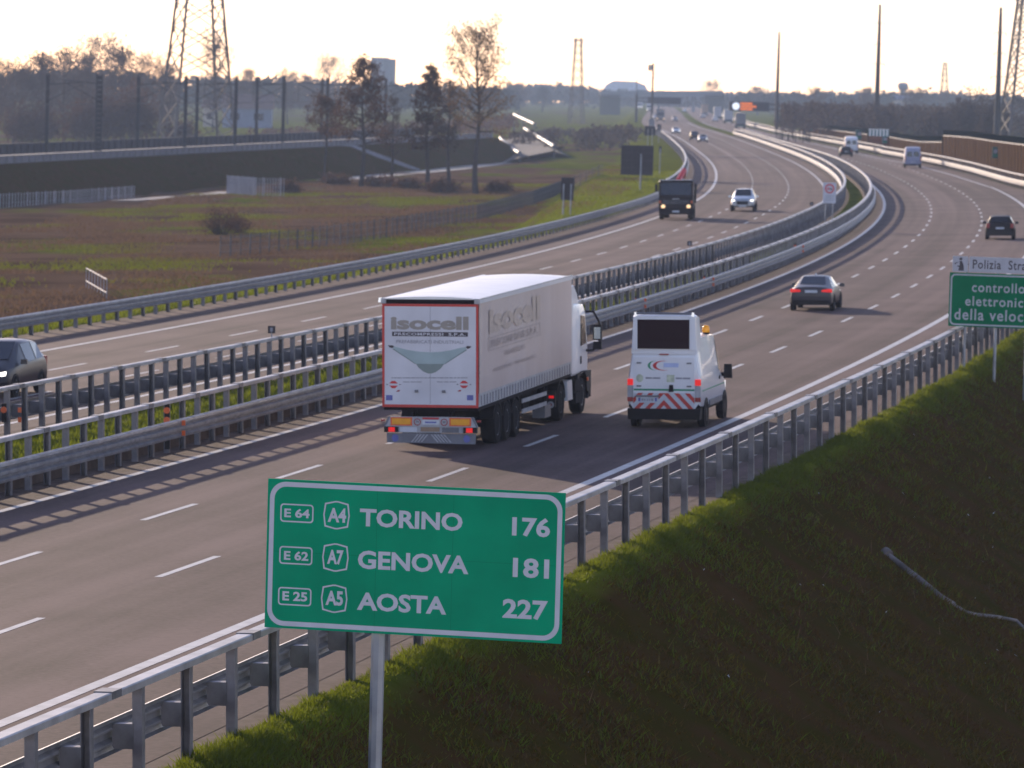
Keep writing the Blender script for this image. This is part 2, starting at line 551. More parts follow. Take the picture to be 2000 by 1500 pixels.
# ------------------------------------------------------------------ road geometry
def spline(kn, c, x):
    kn = np.array(kn, float); c = np.array(c, float)
    n = len(kn); h = np.diff(kn)
    A = np.zeros((n, n)); R = np.zeros(n); A[0, 0] = A[-1, -1] = 1
    for i in range(1, n - 1):
        A[i, i - 1] = h[i - 1]; A[i, i] = 2 * (h[i - 1] + h[i]); A[i, i + 1] = h[i]
        R[i] = 6 * ((c[i + 1] - c[i]) / h[i] - (c[i] - c[i - 1]) / h[i - 1])
    m = np.linalg.solve(A, R)
    i = np.clip(np.searchsorted(kn, x) - 1, 0, n - 2)
    a = (kn[i + 1] - x) / h[i]; b = 1 - a
    return a * c[i] + b * c[i + 1] + ((a ** 3 - a) * m[i] + (b ** 3 - b) * m[i + 1]) * h[i] ** 2 / 6


TV = np.concatenate([np.arange(30, 400, 2.0), np.arange(400, 1000, 5.0), np.arange(1000, 3300, 20.0)])
CRk = ([30, 90, 140, 200, 260, 330, 420, 520, 640, 720, 830, 1000, 1300, 1930, 2833, 3400],
       [-31.0, -18.48, -8.36, 2.57, 11.81, 20.43, 28.4, 34.0, 38.3, 39.9, 42.0, 45.4, 49.9, 66.5, 92.5, 109])
CLk = ([30, 90, 140, 200, 260, 330, 420, 520, 640, 800, 1000, 1300, 1930, 2833, 3400],
       [-35.6, -22.4, -10.9, 1.38, 11.5, 20.54, 29.16, 35.05, 39.46, 43.27, 47.16, 51.41, 68, 94, 110.5])
CU = {'R': spline(*CRk, TV), 'L': spline(*CLk, TV)}
HD = {k: np.arctan(np.gradient(c, TV)) for k, c in CU.items()}


def offpts(k, off, tv=None):
    """(u, v, heading) along carriageway curve k at lateral offset (number or function of v)"""
    t = TV if tv is None else np.asarray(tv, float)
    c = np.interp(t, TV, CU[k]); h = np.interp(t, TV, HD[k])
    o = off(t) if callable(off) else off
    return c + o * np.cos(h), t - o * np.sin(h), h


def arc_samples(k, off, v0, v1, step, phase=None):
    u, v, h = offpts(k, off)
    s = np.concatenate([[0], np.cumsum(np.hypot(np.diff(u), np.diff(v)))])
    s0 = np.interp(v0, v, s); s1 = np.interp(v1, v, s)
    if phase is not None:
        sp = np.interp(phase, v, s)
        s0 = sp - math.floor((sp - s0) / step) * step
    ss = np.arange(s0, s1, step)
    return np.interp(ss, s, u), np.interp(ss, s, v), np.interp(ss, s, h), ss, (s, u, v, h)


UE_V = [470, 555, 613, 660, 720, 831, 944, 1099, 1300, 1930, 3400]
UE_U = [48.1, 51.2, 52.6, 53.1, 53.4, 55.0, 55.9, 57.6, 61.5, 79, 122]


def offC(t):      # lateral offset of the outer right-hand barrier from the right carriageway curve
    t = np.asarray(t, float)
    o = np.full(t.shape, 17.9)
    far = np.interp(t, UE_V, UE_U) - np.interp(t, TV, CU['R'])
    k = np.clip((t - 400) / 90, 0, 1)
    return o * (1 - k) + far * k


def offD(t):
    t = np.asarray(t, float)
    return np.interp(t, [30, 190, 290, 400, 560, 3400], [-17.7, -17.6, -17.4, -17.0, -17.0, -17.0])


def gpix(px, py, w=0.0):
    dx = (px - 1000) / FPX; dy = -(py - 750) / FPX
    U = dy * math.cos(TH) - math.sin(TH); F = math.cos(TH) + dy * math.sin(TH)
    t = (w - CAMH) / U
    return dx * t, F * t


def at_v(px, v):
    return (px - 1000) / FPX * v


_uD, _vD, _ = offpts('L', offD)
_uC, _vC, _ = offpts('R', offC)


def sstep(a, b, x):
    t = np.clip((x - a) / (b - a), 0, 1)
    return t * t * (3 - 2 * t)


# railway embankment base line (its foot on the field) in u,v
RB0, RB1 = np.array([-52.0, 507.0]), np.array([-21.0, 689.0])
RD = (RB1 - RB0) / np.linalg.norm(RB1 - RB0)
RN = np.array([-RD[1], RD[0]])            # away from the road
RTOP = 1.55


def gw(u, v):
    """height of the terrain over the banked road plane"""
    u = np.asarray(u, float); v = np.asarray(v, float)
    ud = np.interp(v, _vD, _uD); uc = np.interp(v, _vC, _uC)
    dl = ud - u; dr = u - uc
    w = np.full(np.broadcast(u, v).shape, -0.10)
    # left verge, then falling to the field
    verge = np.interp(v, [0, 330, 430, 600, 800], [1.2, 1.6, 8, 10, 4])
    fl = np.interp(v, [0, 420, 520, 800, 1500, 3000], [-2.4, -2.4, -2.4, -2.2, -1.5, -1.0])
    wid = 4.5
    w = np.where(dl > 0, -0.05 + (fl + 0.05) * sstep(0, 1, (dl - verge) / wid), w)
    # right: 2:3 embankment near, shallow beyond
    dep = np.interp(v, [0, 230, 330, 430, 3000], [-8.0, -7.0, -2.0, -0.6, -0.6])
    sl_ = np.maximum(dep, -0.62 * np.maximum(0, dr - 0.55) - 0.02)
    w = np.where(dr > 0, sl_, w)
    ext = TR * np.maximum(0, -u - 85) - TR * np.maximum(0, u - 75)
    return w + ext


# ------------------------------------------------------------------ ground sheet
def build_ground():
    vs = np.concatenate([np.arange(30, 260, 2.0), np.arange(260, 800, 6.0), np.arange(800, 1500, 20), np.geomspace(1500, 4650, 26)])
    left = np.array([0, .5, 1.2, 2, 3, 4, 5, 6.5, 8, 10, 12.5, 15, 18, 22, 27, 33, 40, 50, 62, 78, 100, 140, 200, 320, 600, 1200, 2500])[::-1]
    right = np.array([0, .3, .55, 1.1, 1.8, 2.6, 3.5, 4.5, 5.5, 6.7, 8, 9.5, 11, 12.5, 14, 18, 24, 32, 45, 65, 100, 160, 260, 500, 1000, 2200])
    ud = np.interp(vs, _vD, _uD); uc = np.interp(vs, _vC, _uC)
    far = np.where(vs > 3200, 1, 0)
    rows = []; gr = []; di = []
    for i, v in enumerate(vs):
        mid = np.linspace(ud[i], uc[i], 9)[1:-1]
        u = np.concatenate([ud[i] - left, mid, uc[i] + right])
        n = RNG.normal(0, 1, len(u))
        w = gw(u, np.full(len(u), v))
        dl = ud[i] - u; dr = u - uc[i]
        bumps = np.where(dl > 2, 0.10, np.where(dr > 1.0, 0.03, 0.0)) * np.clip(v / 200, 0.25, 1.5)
        w = w + n * bumps * 0.5
        w[(dl < 0) & (dr < 0)] = -0.12
        rows.append([tuple(L(a, v, b)) for a, b in zip(u, w)])
        vw = np.interp(v, [0, 330, 430, 600, 800], [1.2, 1.6, 8, 10, 4])
        g = np.where(dl > 0, 0.35 * (1 - sstep(0, 1, (dl - vw - 1.8) / 4.0)), 0.3)
        g = np.where(dr > 0, 0.25, g)
        g = g + 0.06 * sstep(640, 760, v) + 0.1 * sstep(900, 1400, v)
        gr += list(g); di += list(np.where((dr > 0.9) & (v < 400), 1.0, 0.0))
    n = len(rows[0])
    V = np.array([p for r in rows for p in r])
    I = np.arange(len(rows) - 1)[:, None] * n + np.arange(n - 1)[None, :]
    F = np.stack([I, I + 1, I + n + 1, I + n], -1).reshape(-1, 4)
    o = npmesh('ground', V, F, 'ground', nper=4)
    o.data.attributes.new('green', 'FLOAT', 'POINT').data.foreach_set('value', np.array(gr, np.float32))
    o.data.attributes.new('dirt', 'FLOAT', 'POINT').data.foreach_set('value', np.array(di, np.float32))
    o.data.polygons.foreach_set('use_smooth', [True] * len(F))
    tag(o, kind='structure')


build_ground()


def strip(name, k, o0, o1, w, m, v0=30, v1=3200, kind='structure', extra=None, parent=None):
    t = TV[(TV >= v0) & (TV <= v1)]
    ua, va, h = offpts(k, o0, t); ub, vb, _ = offpts(k, o1, t)
    ncol = 5
    V = []; UV = []
    s = np.concatenate([[0], np.cumsum(np.hypot(np.diff(ua), np.diff(va)))])
    oa = o0(t) if callable(o0) else np.full(t.shape, o0)
    ob = o1(t) if callable(o1) else np.full(t.shape, o1)
    for i in range(len(t)):
        for j in range(ncol):
            q = j / (ncol - 1)
            V.append(L(ua[i] * (1 - q) + ub[i] * q, va[i] * (1 - q) + vb[i] * q, w))
            UV.append((oa[i] * (1 - q) + ob[i] * q, s[i]))
    I = np.arange(len(t) - 1)[:, None] * ncol + np.arange(ncol - 1)[None, :]
    F = np.stack([I, I + 1, I + ncol + 1, I + ncol], -1).reshape(-1, 4)
    o = npmesh(name, np.array([tuple(p) for p in V]), F, m, nper=4)
    uvl = o.data.uv_layers.new(name='UVMap')
    uvl.data.foreach_set('uv', np.array(UV, np.float32)[F.ravel()].ravel())
    tag(o, kind=kind)
    return o


strip('left_carriageway', 'L', lambda t: offD(t) + 0.35, -1.9, 0.0, 'asphalt')
strip('right_carriageway', 'R', 2.55, lambda t: offC(t) - 0.45, 0.0, 'asphalt')
strip('gravel_shoulder', 'R', 1.15, 2.6, -0.006, 'gravel', v1=1000)


def kerb_wall():
    t = TV[(TV >= 60) & (TV <= 900)]
    u, v, h = offpts('R', 1.28, t)
    mb = MB()
    mb.loft([[L(a - .10, b, -.05), L(a + .10, b, -.05), L(a + .08, b, .27), L(a - .08, b, .27)] for a, b in zip(u, v)], 'kerb')
    tag(mb.build('median_kerb'), kind='structure')


strip('gravel_edge', 'L', -1.95, -0.9, -0.006, 'gravel', v1=1000)
strip('verge_edge', 'L', lambda t: offD(t) - 0.45, lambda t: offD(t) + 0.36, -0.006, 'gravel', v1=1200)
strip('asphalt_kerb', 'R', lambda t: offC(t) - 0.46, lambda t: offC(t) + 0.10, -0.006, 'kerb', v1=700)


def median_ground():
    t = TV[TV <= 1300]
    ua, va, _ = offpts('L', -0.95, t); ub, vb, _ = offpts('R', 1.2, t)
    V = []; nc = 7
    for i in range(len(t)):
        ubi = np.interp(va[i], vb, ub)
        for j in range(nc):
            q = j / (nc - 1)
            V.append(tuple(L(ua[i] * (1 - q) + ubi * q, va[i], -0.03 + 0.12 * math.sin(PI * q) + (RNG.normal(0, .02) if 0 < j < nc - 1 else 0))))
    I = np.arange(len(t) - 1)[:, None] * nc + np.arange(nc - 1)[None, :]
    F = np.stack([I, I + 1, I + nc + 1, I + nc], -1).reshape(-1, 4)
    o = npmesh('median_strip', V, F, 'ground', nper=4)
    o.data.attributes.new('green', 'FLOAT', 'POINT').data.foreach_set('value', np.full(len(V), 0.4, np.float32))
    tag(o, kind='structure')


median_ground()
kerb_wall()


def lines():
    mb = MB()

    def solid(k, off, wd, v0=30, v1=1500):
        t = TV[(TV >= v0) & (TV <= v1)]
        f0 = (lambda x: off(x) - wd / 2) if callable(off) else off - wd / 2
        f1 = (lambda x: off(x) + wd / 2) if callable(off) else off + wd / 2
        ua, va, _ = offpts(k, f0, t); ub, vb, _ = offpts(k, f1, t)
        V = []
        for i in range(len(t)):
            V += [L(ua[i], va[i], .005), L(ub[i], vb[i], .005)]
        mb.add(V, [(2 * i, 2 * i + 1, 2 * i + 3, 2 * i + 2) for i in range(len(t) - 1)], 'linepaint')

    def dashes(k, off, phase, v0=40, v1=1100, ln=4.4, wd=0.16, per=11.98):
        u, v, h, ss, (s, U, Vv, Hh) = arc_samples(k, off, v0, v1, per, phase)
        for s0 in ss:
            V = []
            for q in (0, .5, 1):
                x = s0 + ln * q
                a, b, hh = np.interp(x, s, U), np.interp(x, s, Vv), np.interp(x, s, Hh)
                for sg in (-1, 1):
                    V.append(L(a + sg * wd / 2 * math.cos(hh), b - sg * wd / 2 * math.sin(hh), .005))
            mb.add(V, [(0, 1, 3, 2), (2, 3, 5, 4)], 'linepaint')
    solid('R', 2.9, .22); solid('R', lambda t: np.minimum(14.16, offC(t) - 2.3), .26)
    solid('L', -13.83, .26); solid('L', -3.02, .22)
    dashes('R', 6.62, 108.0); dashes('R', 10.38, 95.3)
    dashes('L', -10.0, 166.3); dashes('L', -6.47, 339.6)
    tag(mb.build('road_markings'), kind='structure')


lines()


def basis(u, v, h, w=0.0, vertical=False, yaw=0.0):
    """local x right of travel, y along travel, z up (road normal, or true vertical)"""
    h = h + yaw
    f = Rv * math.sin(h) + Fv * math.cos(h)
    z = Vector((0, 0, 1)) if vertical else Uv
    f = (f - z * f.dot(z)).normalized()
    x = f.cross(z).normalized()
    p = L(u, v, w)
    Mx = Matrix.Identity(4)
    for i in range(3):
        Mx[i][0] = x[i]; Mx[i][1] = f[i]; Mx[i][2] = z[i]; Mx[i][3] = p[i]
    return Mx


def head(k, v):
    return float(np.interp(v, TV, HD[k]))


# ------------------------------------------------------------------ guard rails
WAVE = [(0, .40), (.075, .425), (.085, .49), (.01, .53), (.01, .56), (.085, .60), (.085, .68), (.01, .72), (.01, .75), (.085, .79), (.075, .855), (0, .88)]
WAVE = WAVE + [(d - .012, z) for d, z in WAVE[::-1]]


def sweep(mb, k, off, tv, prof, m, side, base=0.0):
    u, v, h = offpts(k, off, tv)
    rings = []
    for a, b, c in zip(u, v, h):
        x = Rv * math.cos(c) - Fv * math.sin(c)
        o = L(a, b, base)
        rings.append([o + x * (d * side) + Uv * z for d, z in prof])
    mb.loft(rings, m)
    return mb


def barrier(label, k, off, v0, v1, side, spacing, toprail=True, beam=.34, rail_w=.21, tall=1.33, npart=100, step=None, postmat='post', phase=None):
    """side: +1 beam hangs to the right of the posts, -1 to the left"""
    u0, v00, _ = offpts(k, off, [v0])
    org = L(float(u0[0]), float(v00[0]), 0)
    t = thing('guard_rail', label, 'guard rail', Matrix.Translation(org), 'steel guard rails along the motorway')
    tv = np.concatenate([np.arange(v0, min(v1, 400), 2.5), np.arange(max(400, v0), v1 + 1, 8.0)])
    mb = MB()
    sweep(mb, k, off, tv, [(d + beam, z) for d, z in WAVE], 'steel', side)
    mb.build('beam', t, smooth=14, org=org)
    if toprail:
        mb = MB()
        hw = rail_w / 2
        sweep(mb, k, off, tv, [(-hw + .03, tall - .05), (-hw + .03, tall + .035), (-hw + .05, tall + .05), (hw + .01, tall + .05), (hw + .03, tall + .035), (hw + .03, tall - .05), (hw - .01, tall - .05), (hw - .01, tall - .005), (-hw + .07, tall - .005), (-hw + .07, tall - .05)], 'rail', side)
        # sleeves at the rail joints
        su, sv, sh, ss, _ = arc_samples(k, off, v0 + 1, min(v1, 330), spacing * 3, phase)
        for a, b, c in zip(su, sv, sh):
            k0 = len(mb.v)
            mb.box((0.03 * side, .35, tall + .012), (rail_w + .025, .42, .105), 'steel2')
            mb.xf(basis(a, b, c), k0)
        mb.build('top_rail', t, smooth=12, org=org)
    # posts, alternately turned
    hgt = tall if toprail else .86
    protos = []
    for sgn in (1, -1):
        pb = MB()
        a, b, tk = .075 * sgn, .068, .014
        poly = [(-b, -a), (b, -a), (b, a), (b - tk, a), (b - tk, -a + tk * sgn), (-b + tk, -a + tk * sgn), (-b + tk, a), (-b, a)]
        pb.prism(poly, 2, -.5, hgt - .02, postmat)
        if toprail:   # seat and bolts under the top rail
            pb.box((0, 0, hgt - .035), (.17, .20, .03), 'steel2')
        o = pb.build('post', t, smooth=30)
        sb = MB()
        sb.prism([(side * .05, .47), (side * (beam - .02), .47), (side * (beam + .005), .52), (side * (beam + .005), .76), (side * (beam - .02), .81), (side * .05, .81)], 1, -.10, .10, 'steel2')
        sp = sb.build('spacer_block', o)
        protos.append((o, sp))
    u, v, h, ss, _ = arc_samples(k, off, v0 + .3, v1, spacing, phase)
    inv = Matrix.Translation(org).inverted()
    far = MB()
    for i, (a, b, c) in enumerate(zip(u, v, h)):
        Mx = inv @ basis(a, b, c)
        if i < npart:
            p, sp = protos[i % 2]
            if i > 1:
                q = sp
                p = p.copy(); COL.objects.link(p); p.parent = t
                q = q.copy(); COL.objects.link(q); q.parent = p
            p.matrix_basis = Mx
        else:
            k0 = len(far.v)
            far.box((0, 0, hgt / 2 - .15), (.1, .12, hgt + .26), postmat)
            far.box((side * beam * .55, 0, .64), (beam * .9, .18, .32), 'steel2')
            far.xf(Mx, k0)
    if far.v:
        tag(far.build('far_posts', t), kind='stuff')
    return t


barrier('far grey median guard rail facing the oncoming carriageway, behind the green strip', 'L', -1.25, 116, 1050, -1, 1.5, postmat='post')
barrier('median guard rail with orange reflectors, between the green strip and the white lorry', 'R', 1.75, 98, 1050, 1, 1.53)
barrier('tall near guard rail with white-lit top rail, running past the large green destination sign', 'R', offC, 57, 722, -1, 2.42, rail_w=.24, tall=1.36)
barrier('low guard rail without top rail, between the brown field and the oncoming carriageway', 'L', offD, 160, 452, 1, 2.05, toprail=False, beam=.28)
barrier('distant guard rail curving away left of the dark lorry, beside a green verge', 'L', lambda t: offD(t) - .35, 436, 1150, 1, 2.2, beam=.3)
barrier('sunlit guard rail far away on the right, before the farthest noise wall section', 'R', lambda t: np.interp(t, UE_V, UE_U) - np.interp(t, TV, CU['R']) + .5, 726, 2000, -1, 2.4, npart=60)

# turned down flared end at the start of the distant left rail
u, v, h = offpts('L', lambda t: offD(t) - .35, [436])


# ------------------------------------------------------------------ grass
def blades(name, u, v, h, wd, m, lean=.35, parent=None, kind='stuff', base=None):
    n = len(u)
    w = gw(u, v) if base is None else base
    R_, F_, U_ = (np.array(x) for x in (Rv, Fv, Uv))
    P = u[:, None] * R_ + v[:, None] * F_ + (w - .02)[:, None] * U_
    a = RNG.uniform(0, 2 * PI, n)
    d = np.stack([np.cos(a), np.sin(a), np.zeros(n)], 1)
    hh = (h * RNG.uniform(.5, 1.4, n))[:, None]
    ww = (wd * RNG.uniform(.6, 1.4, n))[:, None]
    l = RNG.normal(0, lean, (n, 2))
    tip = P + np.concatenate([l * hh, hh], 1)
    V = np.stack([P - d * ww, P + d * ww, tip], 1).reshape(-1, 3)
    F = np.arange(3 * n).reshape(-1, 3)
    o = npmesh(name, V, F, m)
    return tag(o, kind=kind)


def scatter_right(n, v0, v1, d0, d1, p=1.0):
    v = v0 + (v1 - v0) * RNG.uniform(0, 1, n) ** p
    u = np.interp(v, _vC, _uC) + d0 + (d1 - d0) * RNG.uniform(0, 1, n)
    return u, v


# embankment right of the near barrier: short worn turf in clumps
u, v = scatter_right(430000, 64, 190, .7, 17.5, 1.35)
cl = np.sin(u * 1.7 + v * .35) + np.sin(u * .6 - v * .9) + np.sin(v * 2.3 + u * .4) + RNG.normal(0, .8, len(u))
kp = cl > -.7
u, v = u[kp], v[kp]
hb = np.full(len(u), .085) * (.8 + .55 * np.clip(cl[kp], 0, 3))
dr = u - np.interp(v, _vC, _uC)
gk = RNG.uniform(0, 1, len(u)) < .55 * np.exp(-np.clip(dr - .7, 0, 99) / (1.6 + .7 * cl[kp])) + .03
blades('embankment_turf', u[~gk], v[~gk], hb[~gk], .021, 'slopegrass', .8)
blades('green_turf', u[gk], v[gk], hb[gk] * 1.1, .019, 'grass', .7)
ns = 900
u, v = scatter_right(ns, 66, 150, 1.5, 16, 1.2)
blades('dry_stalks', u, v, np.full(ns, .26), .012, 'drygrass', .9)
u, v = scatter_right(120, 66, 150, 1.2, 15, 1.2)
blades('litter_scraps', u, v, np.full(120, .05), .035, 'signwhite', .6)
# taller lit fringe behind the posts
v = 60 + 270 * RNG.uniform(0, 1, 130000) ** 1.5
cl = np.sin(v * 1.1) + np.sin(v * .37 + 1) + np.sin(v * 2.9 + 2) * .7
u = np.interp(v, _vC, _uC) + .04 + np.abs(RNG.normal(0, .42 + .10 * cl, len(v)))
blades('verge_fringe', u, v, .10 + .035 * np.clip(cl + RNG.normal(0, .6, len(v)), -1.6, 2.6), .016, 'grass', .55)
# median strip
v = RNG.uniform(100, 330, 110000)
ua, va, _ = offpts('L', -.95); ub, vb, _ = offpts('R', 1.2)
q = RNG.uniform(.03, .97, len(v))
u = np.interp(v, va, ua) * (1 - q) + np.interp(v, vb, ub) * q
blades('median_grass', u, v, np.full(len(u), .17), .03, 'grass', .4, base=.10 * np.sin(PI * q))
# left verge
v = 160 + 420 * RNG.uniform(0, 1, 90000) ** 1.3
vw = np.interp(v, [0, 330, 430, 600, 800], [1.2, 1.6, 8, 10, 4]) + 3.2
u = np.interp(v, _vD, _uD) - .5 - vw * RNG.uniform(0, 1, len(v))
blades('verge_grass', u, v, np.full(len(u), .22), .04, 'grass', .4)
# rough field
v = 205 + 420 * RNG.uniform(0, 1, 200000) ** .8
u = np.interp(v, _vD, _uD) - 4.5 - 52 * RNG.uniform(0, 1, len(v))
kp = u > -.108 * v - 4
u, v = u[kp], v[kp]
d = (u - RB0[0]) * RN[0] + (v - RB0[1]) * RN[1]
kp = d < 0
u, v = u[kp], v[kp]
cl = np.sin(u * .5 + v * .06) + np.sin(u * .21 - v * .11) + RNG.normal(0, .6, len(u))
kp = cl > -.4
blades('dry_field_grass', u[kp], v[kp], np.full(kp.sum(), .22), .07, 'drygrass', .6)


# ------------------------------------------------------------------ signs
def ray_v(px, py, v):
    dx = (px - 1000) / FPX; dy = -(py - 750) / FPX
    U = dy * math.cos(TH) - math.sin(TH); F = math.cos(TH) + dy * math.sin(TH)
    t = v / F
    return dx * t, CAMH + U * t


def destination_sign():
    v = 71.6
    u, w = ray_v(804.5, 1241, v)            # bottom centre of the board
    Mx = basis(u, v, rad(15), w, vertical=True)
    t = thing('road_sign', 'large green destination sign reading TORINO 176, GENOVA 181, AOSTA 227', 'road sign', Mx)
    W, H = 4.45, 2.165
    TL = np.array((125., 90.)); EX = np.array((1707., 97.)); EY = np.array((-25., 857.))
    Ai = np.linalg.inv(np.stack([EX, EY], 1))

    def P(x, y):
        a, b = Ai @ (np.array((x, y)) - TL)
        return (-W / 2 + a * W, H * (1 - b))
    mb = MB()
    mb.box((0, 0, H / 2), (W, .03, H), 'signgreen')
    for s_ in (-.18, .14):     # seams between the extruded panels
        pass
    mb.build('board', t)
    mb = MB()
    for xx in (P(750, 500)[0], P(1190, 500)[0]):
        mb.box((xx, -.0158, H / 2), (.004, .001, H - .004), 'signgreen2')
    mb.box((0, -.0158, H * .515), (W - .01, .001, .004), 'signgreen2')
    mb.build('panel_seams', t)
    mb = MB()
    ring(mb, rrect(-W / 2 + .035, W / 2 - .035, .035, H - .035, .24, 8), rrect(-W / 2 + .105, W / 2 - .105, .105, H - .105, .18, 8), -.018, 'signwhite')
    mb.build('border', t)
    rows = [('E 64', (218, 313), (365, 322), 52, 'A4', (470, 343), (577, 347), 82, 'TORINO', (655, 367), (1246, 402), 103, '176', (1528, 428), (1744, 440), 110),
            ('E 62', (215, 560), (357, 566), 53, 'A7', (466, 585), (560, 590), 84, 'GENOVA', (643, 610), (1280, 648), 106, '181', (1532, 663), (1738, 674), 112),
            ('E 25', (205, 793), (350, 801), 54, 'A5', (456, 820), (557, 826), 84, 'AOSTA', (638, 847), (1153, 880), 104, '227', (1473, 897), (1730, 910), 112)]
    hz = H / 857
    fr = [((197, 233), (390, 243), (388, 350)), ((190, 478), (383, 487), (381, 592)), ((182, 714), (376, 724), (374, 829))]
    sh = [(522, 304), (515, 547), (507, 784)]
    for i, r in enumerate(rows):
        for j in range(0, 16, 4):
            mb = MB()
            s_, a, b, hgt = r[j:j + 4]
            x0, z0 = P(*a); x1, z1 = P(*b)
            zz = (z0 + z1) / 2
            text_mb(s_, 'signwhite', x0, x1, zz, zz + hgt * hz, mb, -.018, bold=.032 if j != 4 else .035)
            mb.build('lettering', t)
        mb = MB()
        (a, b, c) = fr[i]
        x0, z1 = P(*a); x1 = P(*b)[0]; z0 = P(*c)[1]
        o_ = rrect(x0, x1, z0, z1, .05); n_ = rrect(x0 + .02, x1 - .02, z0 + .02, z1 - .02, .035)
        ring(mb, o_, n_, -.018, 'signwhite')
        cx, cz = P(*sh[i])

        def octo(s_):
            hw, hh, d = .20 * s_, .205 * s_, .034
            p = [(-hw + .022, -hh + d), (-.02, -hh), (.02, -hh), (hw - .022, -hh + d), (hw, 0), (hw - .022, hh - d), (.02, hh), (-.02, hh), (-hw + .022, hh - d), (-hw, 0)]
            return [(cx + x, cz + z) for x, z in p]
        ring(mb, octo(1.0), octo(.90), -.018, 'signwhite')
        mb.build('route_frames', t)
    # post and clamp rails
    mb = MB()
    xp = -.545
    pu, pv = u + xp * math.cos(rad(15)), v - xp * math.sin(rad(15)) + .12
    dz = w - float(gw(pu, pv))
    poly = [(xp + .10 * math.cos(a), .14 + .10 * math.sin(a)) for a in [PI / 8 + PI / 4 * i for i in range(8)]]
    mb.prism(poly, 2, -dz - .1, H - .1, 'pole')
    mb.build('post', t)
    mb = MB()
    mb.box((xp, .14, -dz + .05), (.30, .30, .16), 'steel2')
    mb.build('base_plate', t)
    mb = MB()
    for z in (.3, 1.05, 1.8):
        mb.box((0, .035, z), (W - .1, .04, .06), 'steel2')
    mb.build('clamp_rails', t)


destination_sign()


def police_sign():
    v = 167.0
    u, w = ray_v(1947, 640, v)
    Mx = basis(u, v, rad(13), w, vertical=True)
    t = thing('road_sign', 'dark green speed control sign with white Polizia Stradale panel on top, at the right edge', 'road sign', Mx)
    sc = v / FPX
    W, H = 3.28, 1.80

    def X(px): return (px - 1947) * sc / math.cos(rad(13))
    mb = MB(); mb.box((0, 0, H / 2), (W, .04, H), 'signgreen2'); mb.build('board', t)
    mb = MB(); ring(mb, rrect(-W / 2 + .04, W / 2 - .04, .04, H - .04, .16), rrect(-W / 2 + .09, W / 2 - .09, .09, H - .09, .12), -.023, 'signwhite2'); mb.build('border', t)
    def row(s_, a, b, z0, z1):
        text_mb(s_, 'signwhite2', X(a), X(b), z0, z1, None, -.023, bold=.014, sp=1.15).build('lettering', t)
    row('controllo', 1897, 1998, 1.17, 1.50)
    row('elettronico', 1885, 2011, .70, 1.03)
    row('della velocità', 1865, 2029, .22, .60)
    # white panel with the officer pictogram and the name
    mb = MB(); mb.box((X(1873), 0, H + .29), (X(1887) - X(1858), .035, .52), 'signwhite2'); mb.build('pictogram_panel', t)
    mb = MB()
    x, z = X(1873), H + .29
    gpoly(mb, [(x - .02, z + .13), (x + .06, z + .13), (x + .07, z + .2), (x + .0, z + .22), (x - .04, z + .18)], -.0205, 'dkletter')
    gpoly(mb, [(x - .02, z + .11), (x + .06, z + .10), (x + .12, z - .05), (x + .13, z - .22), (x - .06, z - .22), (x - .02, z - .05)], -.0205, 'dkletter')
    gpoly(mb, [(x - .02, z + .08), (x - .19, z - .02), (x - .19, z + .03), (x - .10, z + .06)], -.0207, 'dkletter')
    gpoly(mb, [(x - .09, z - .05), (x + .0, z - .06), (x + .0, z - .10), (x - .10, z - .09)], -.0207, 'dkletter')
    mb.build('pictogram', t)
    x0, x1 = X(1890), X(2040)
    mb = MB(); mb.box(((x0 + x1) / 2, 0, H + .29), (x1 - x0, .035, .52), 'signwhite2'); mb.build('name_panel', t)
    mb = MB(); text_mb('Polizia  Stradale', 'dkletter', X(1897), X(2034), H + .15, H + .46, mb, -.0205, bold=.014, sp=1.12); mb.build('name_lettering', t)
    for px in (1885, 1944, 2003):
        x = X(px)
        pu, pv = u + x * math.cos(rad(13)), v - x * math.sin(rad(13)) + .1
        mb = MB(); mb.tube((x, .09, -(w - float(gw(pu, pv))) - .1), (x, .09, H + .5), .052, .052, 'pole', 10)
        mb.build('post', t, smooth=40)
    mb = MB()
    for z in (.35, 1.4, H + .29):
        mb.box((0, .045, z), (W - .15, .05, .05), 'steel2')
    mb.build('clamp_rails', t)


police_sign()


def median_sign():
    v = 335.0
    u, w = ray_v(1619.5, 397, v)
    Mx = basis(u, v, rad(4), w, vertical=True)
    t = thing('road_sign', 'small white panel with red ringed no-overtaking disc, standing in the green median', 'road sign', Mx)
    W, H = .86, 1.38
    mb = MB(); mb.box((0, 0, H / 2), (W, .03, H), 'signwhite'); mb.build('board', t)
    mb = MB()
    c = [(.32 * math.cos(2 * PI * i / 24), .98 + .32 * math.sin(2 * PI * i / 24)) for i in range(24)]
    c2 = [(.22 * math.cos(2 * PI * i / 24), .98 + .22 * math.sin(2 * PI * i / 24)) for i in range(24)]
    ring(mb, c, c2, -.018, 'red')
    mb.build('red_ring', t)
    mb = MB()
    mb.box((-.08, -.018, .97), (.13, .004, .16), 'red'); mb.box((.09, -.018, .95), (.13, .004, .12), 'dkletter')
    mb.build('symbol', t)
    mb = MB()
    for z in (.50, .36, .22):
        mb.box((0, -.018, z), (.56, .004, .04), 'greyletter')
    mb.build('text_lines', t)
    for x in (-.25, .25):
        mb = MB(); mb.tube((x, .05, -w - .1), (x, .05, H - .1), .035, .035, 'pole', 8); mb.build('post', t)


median_sign()


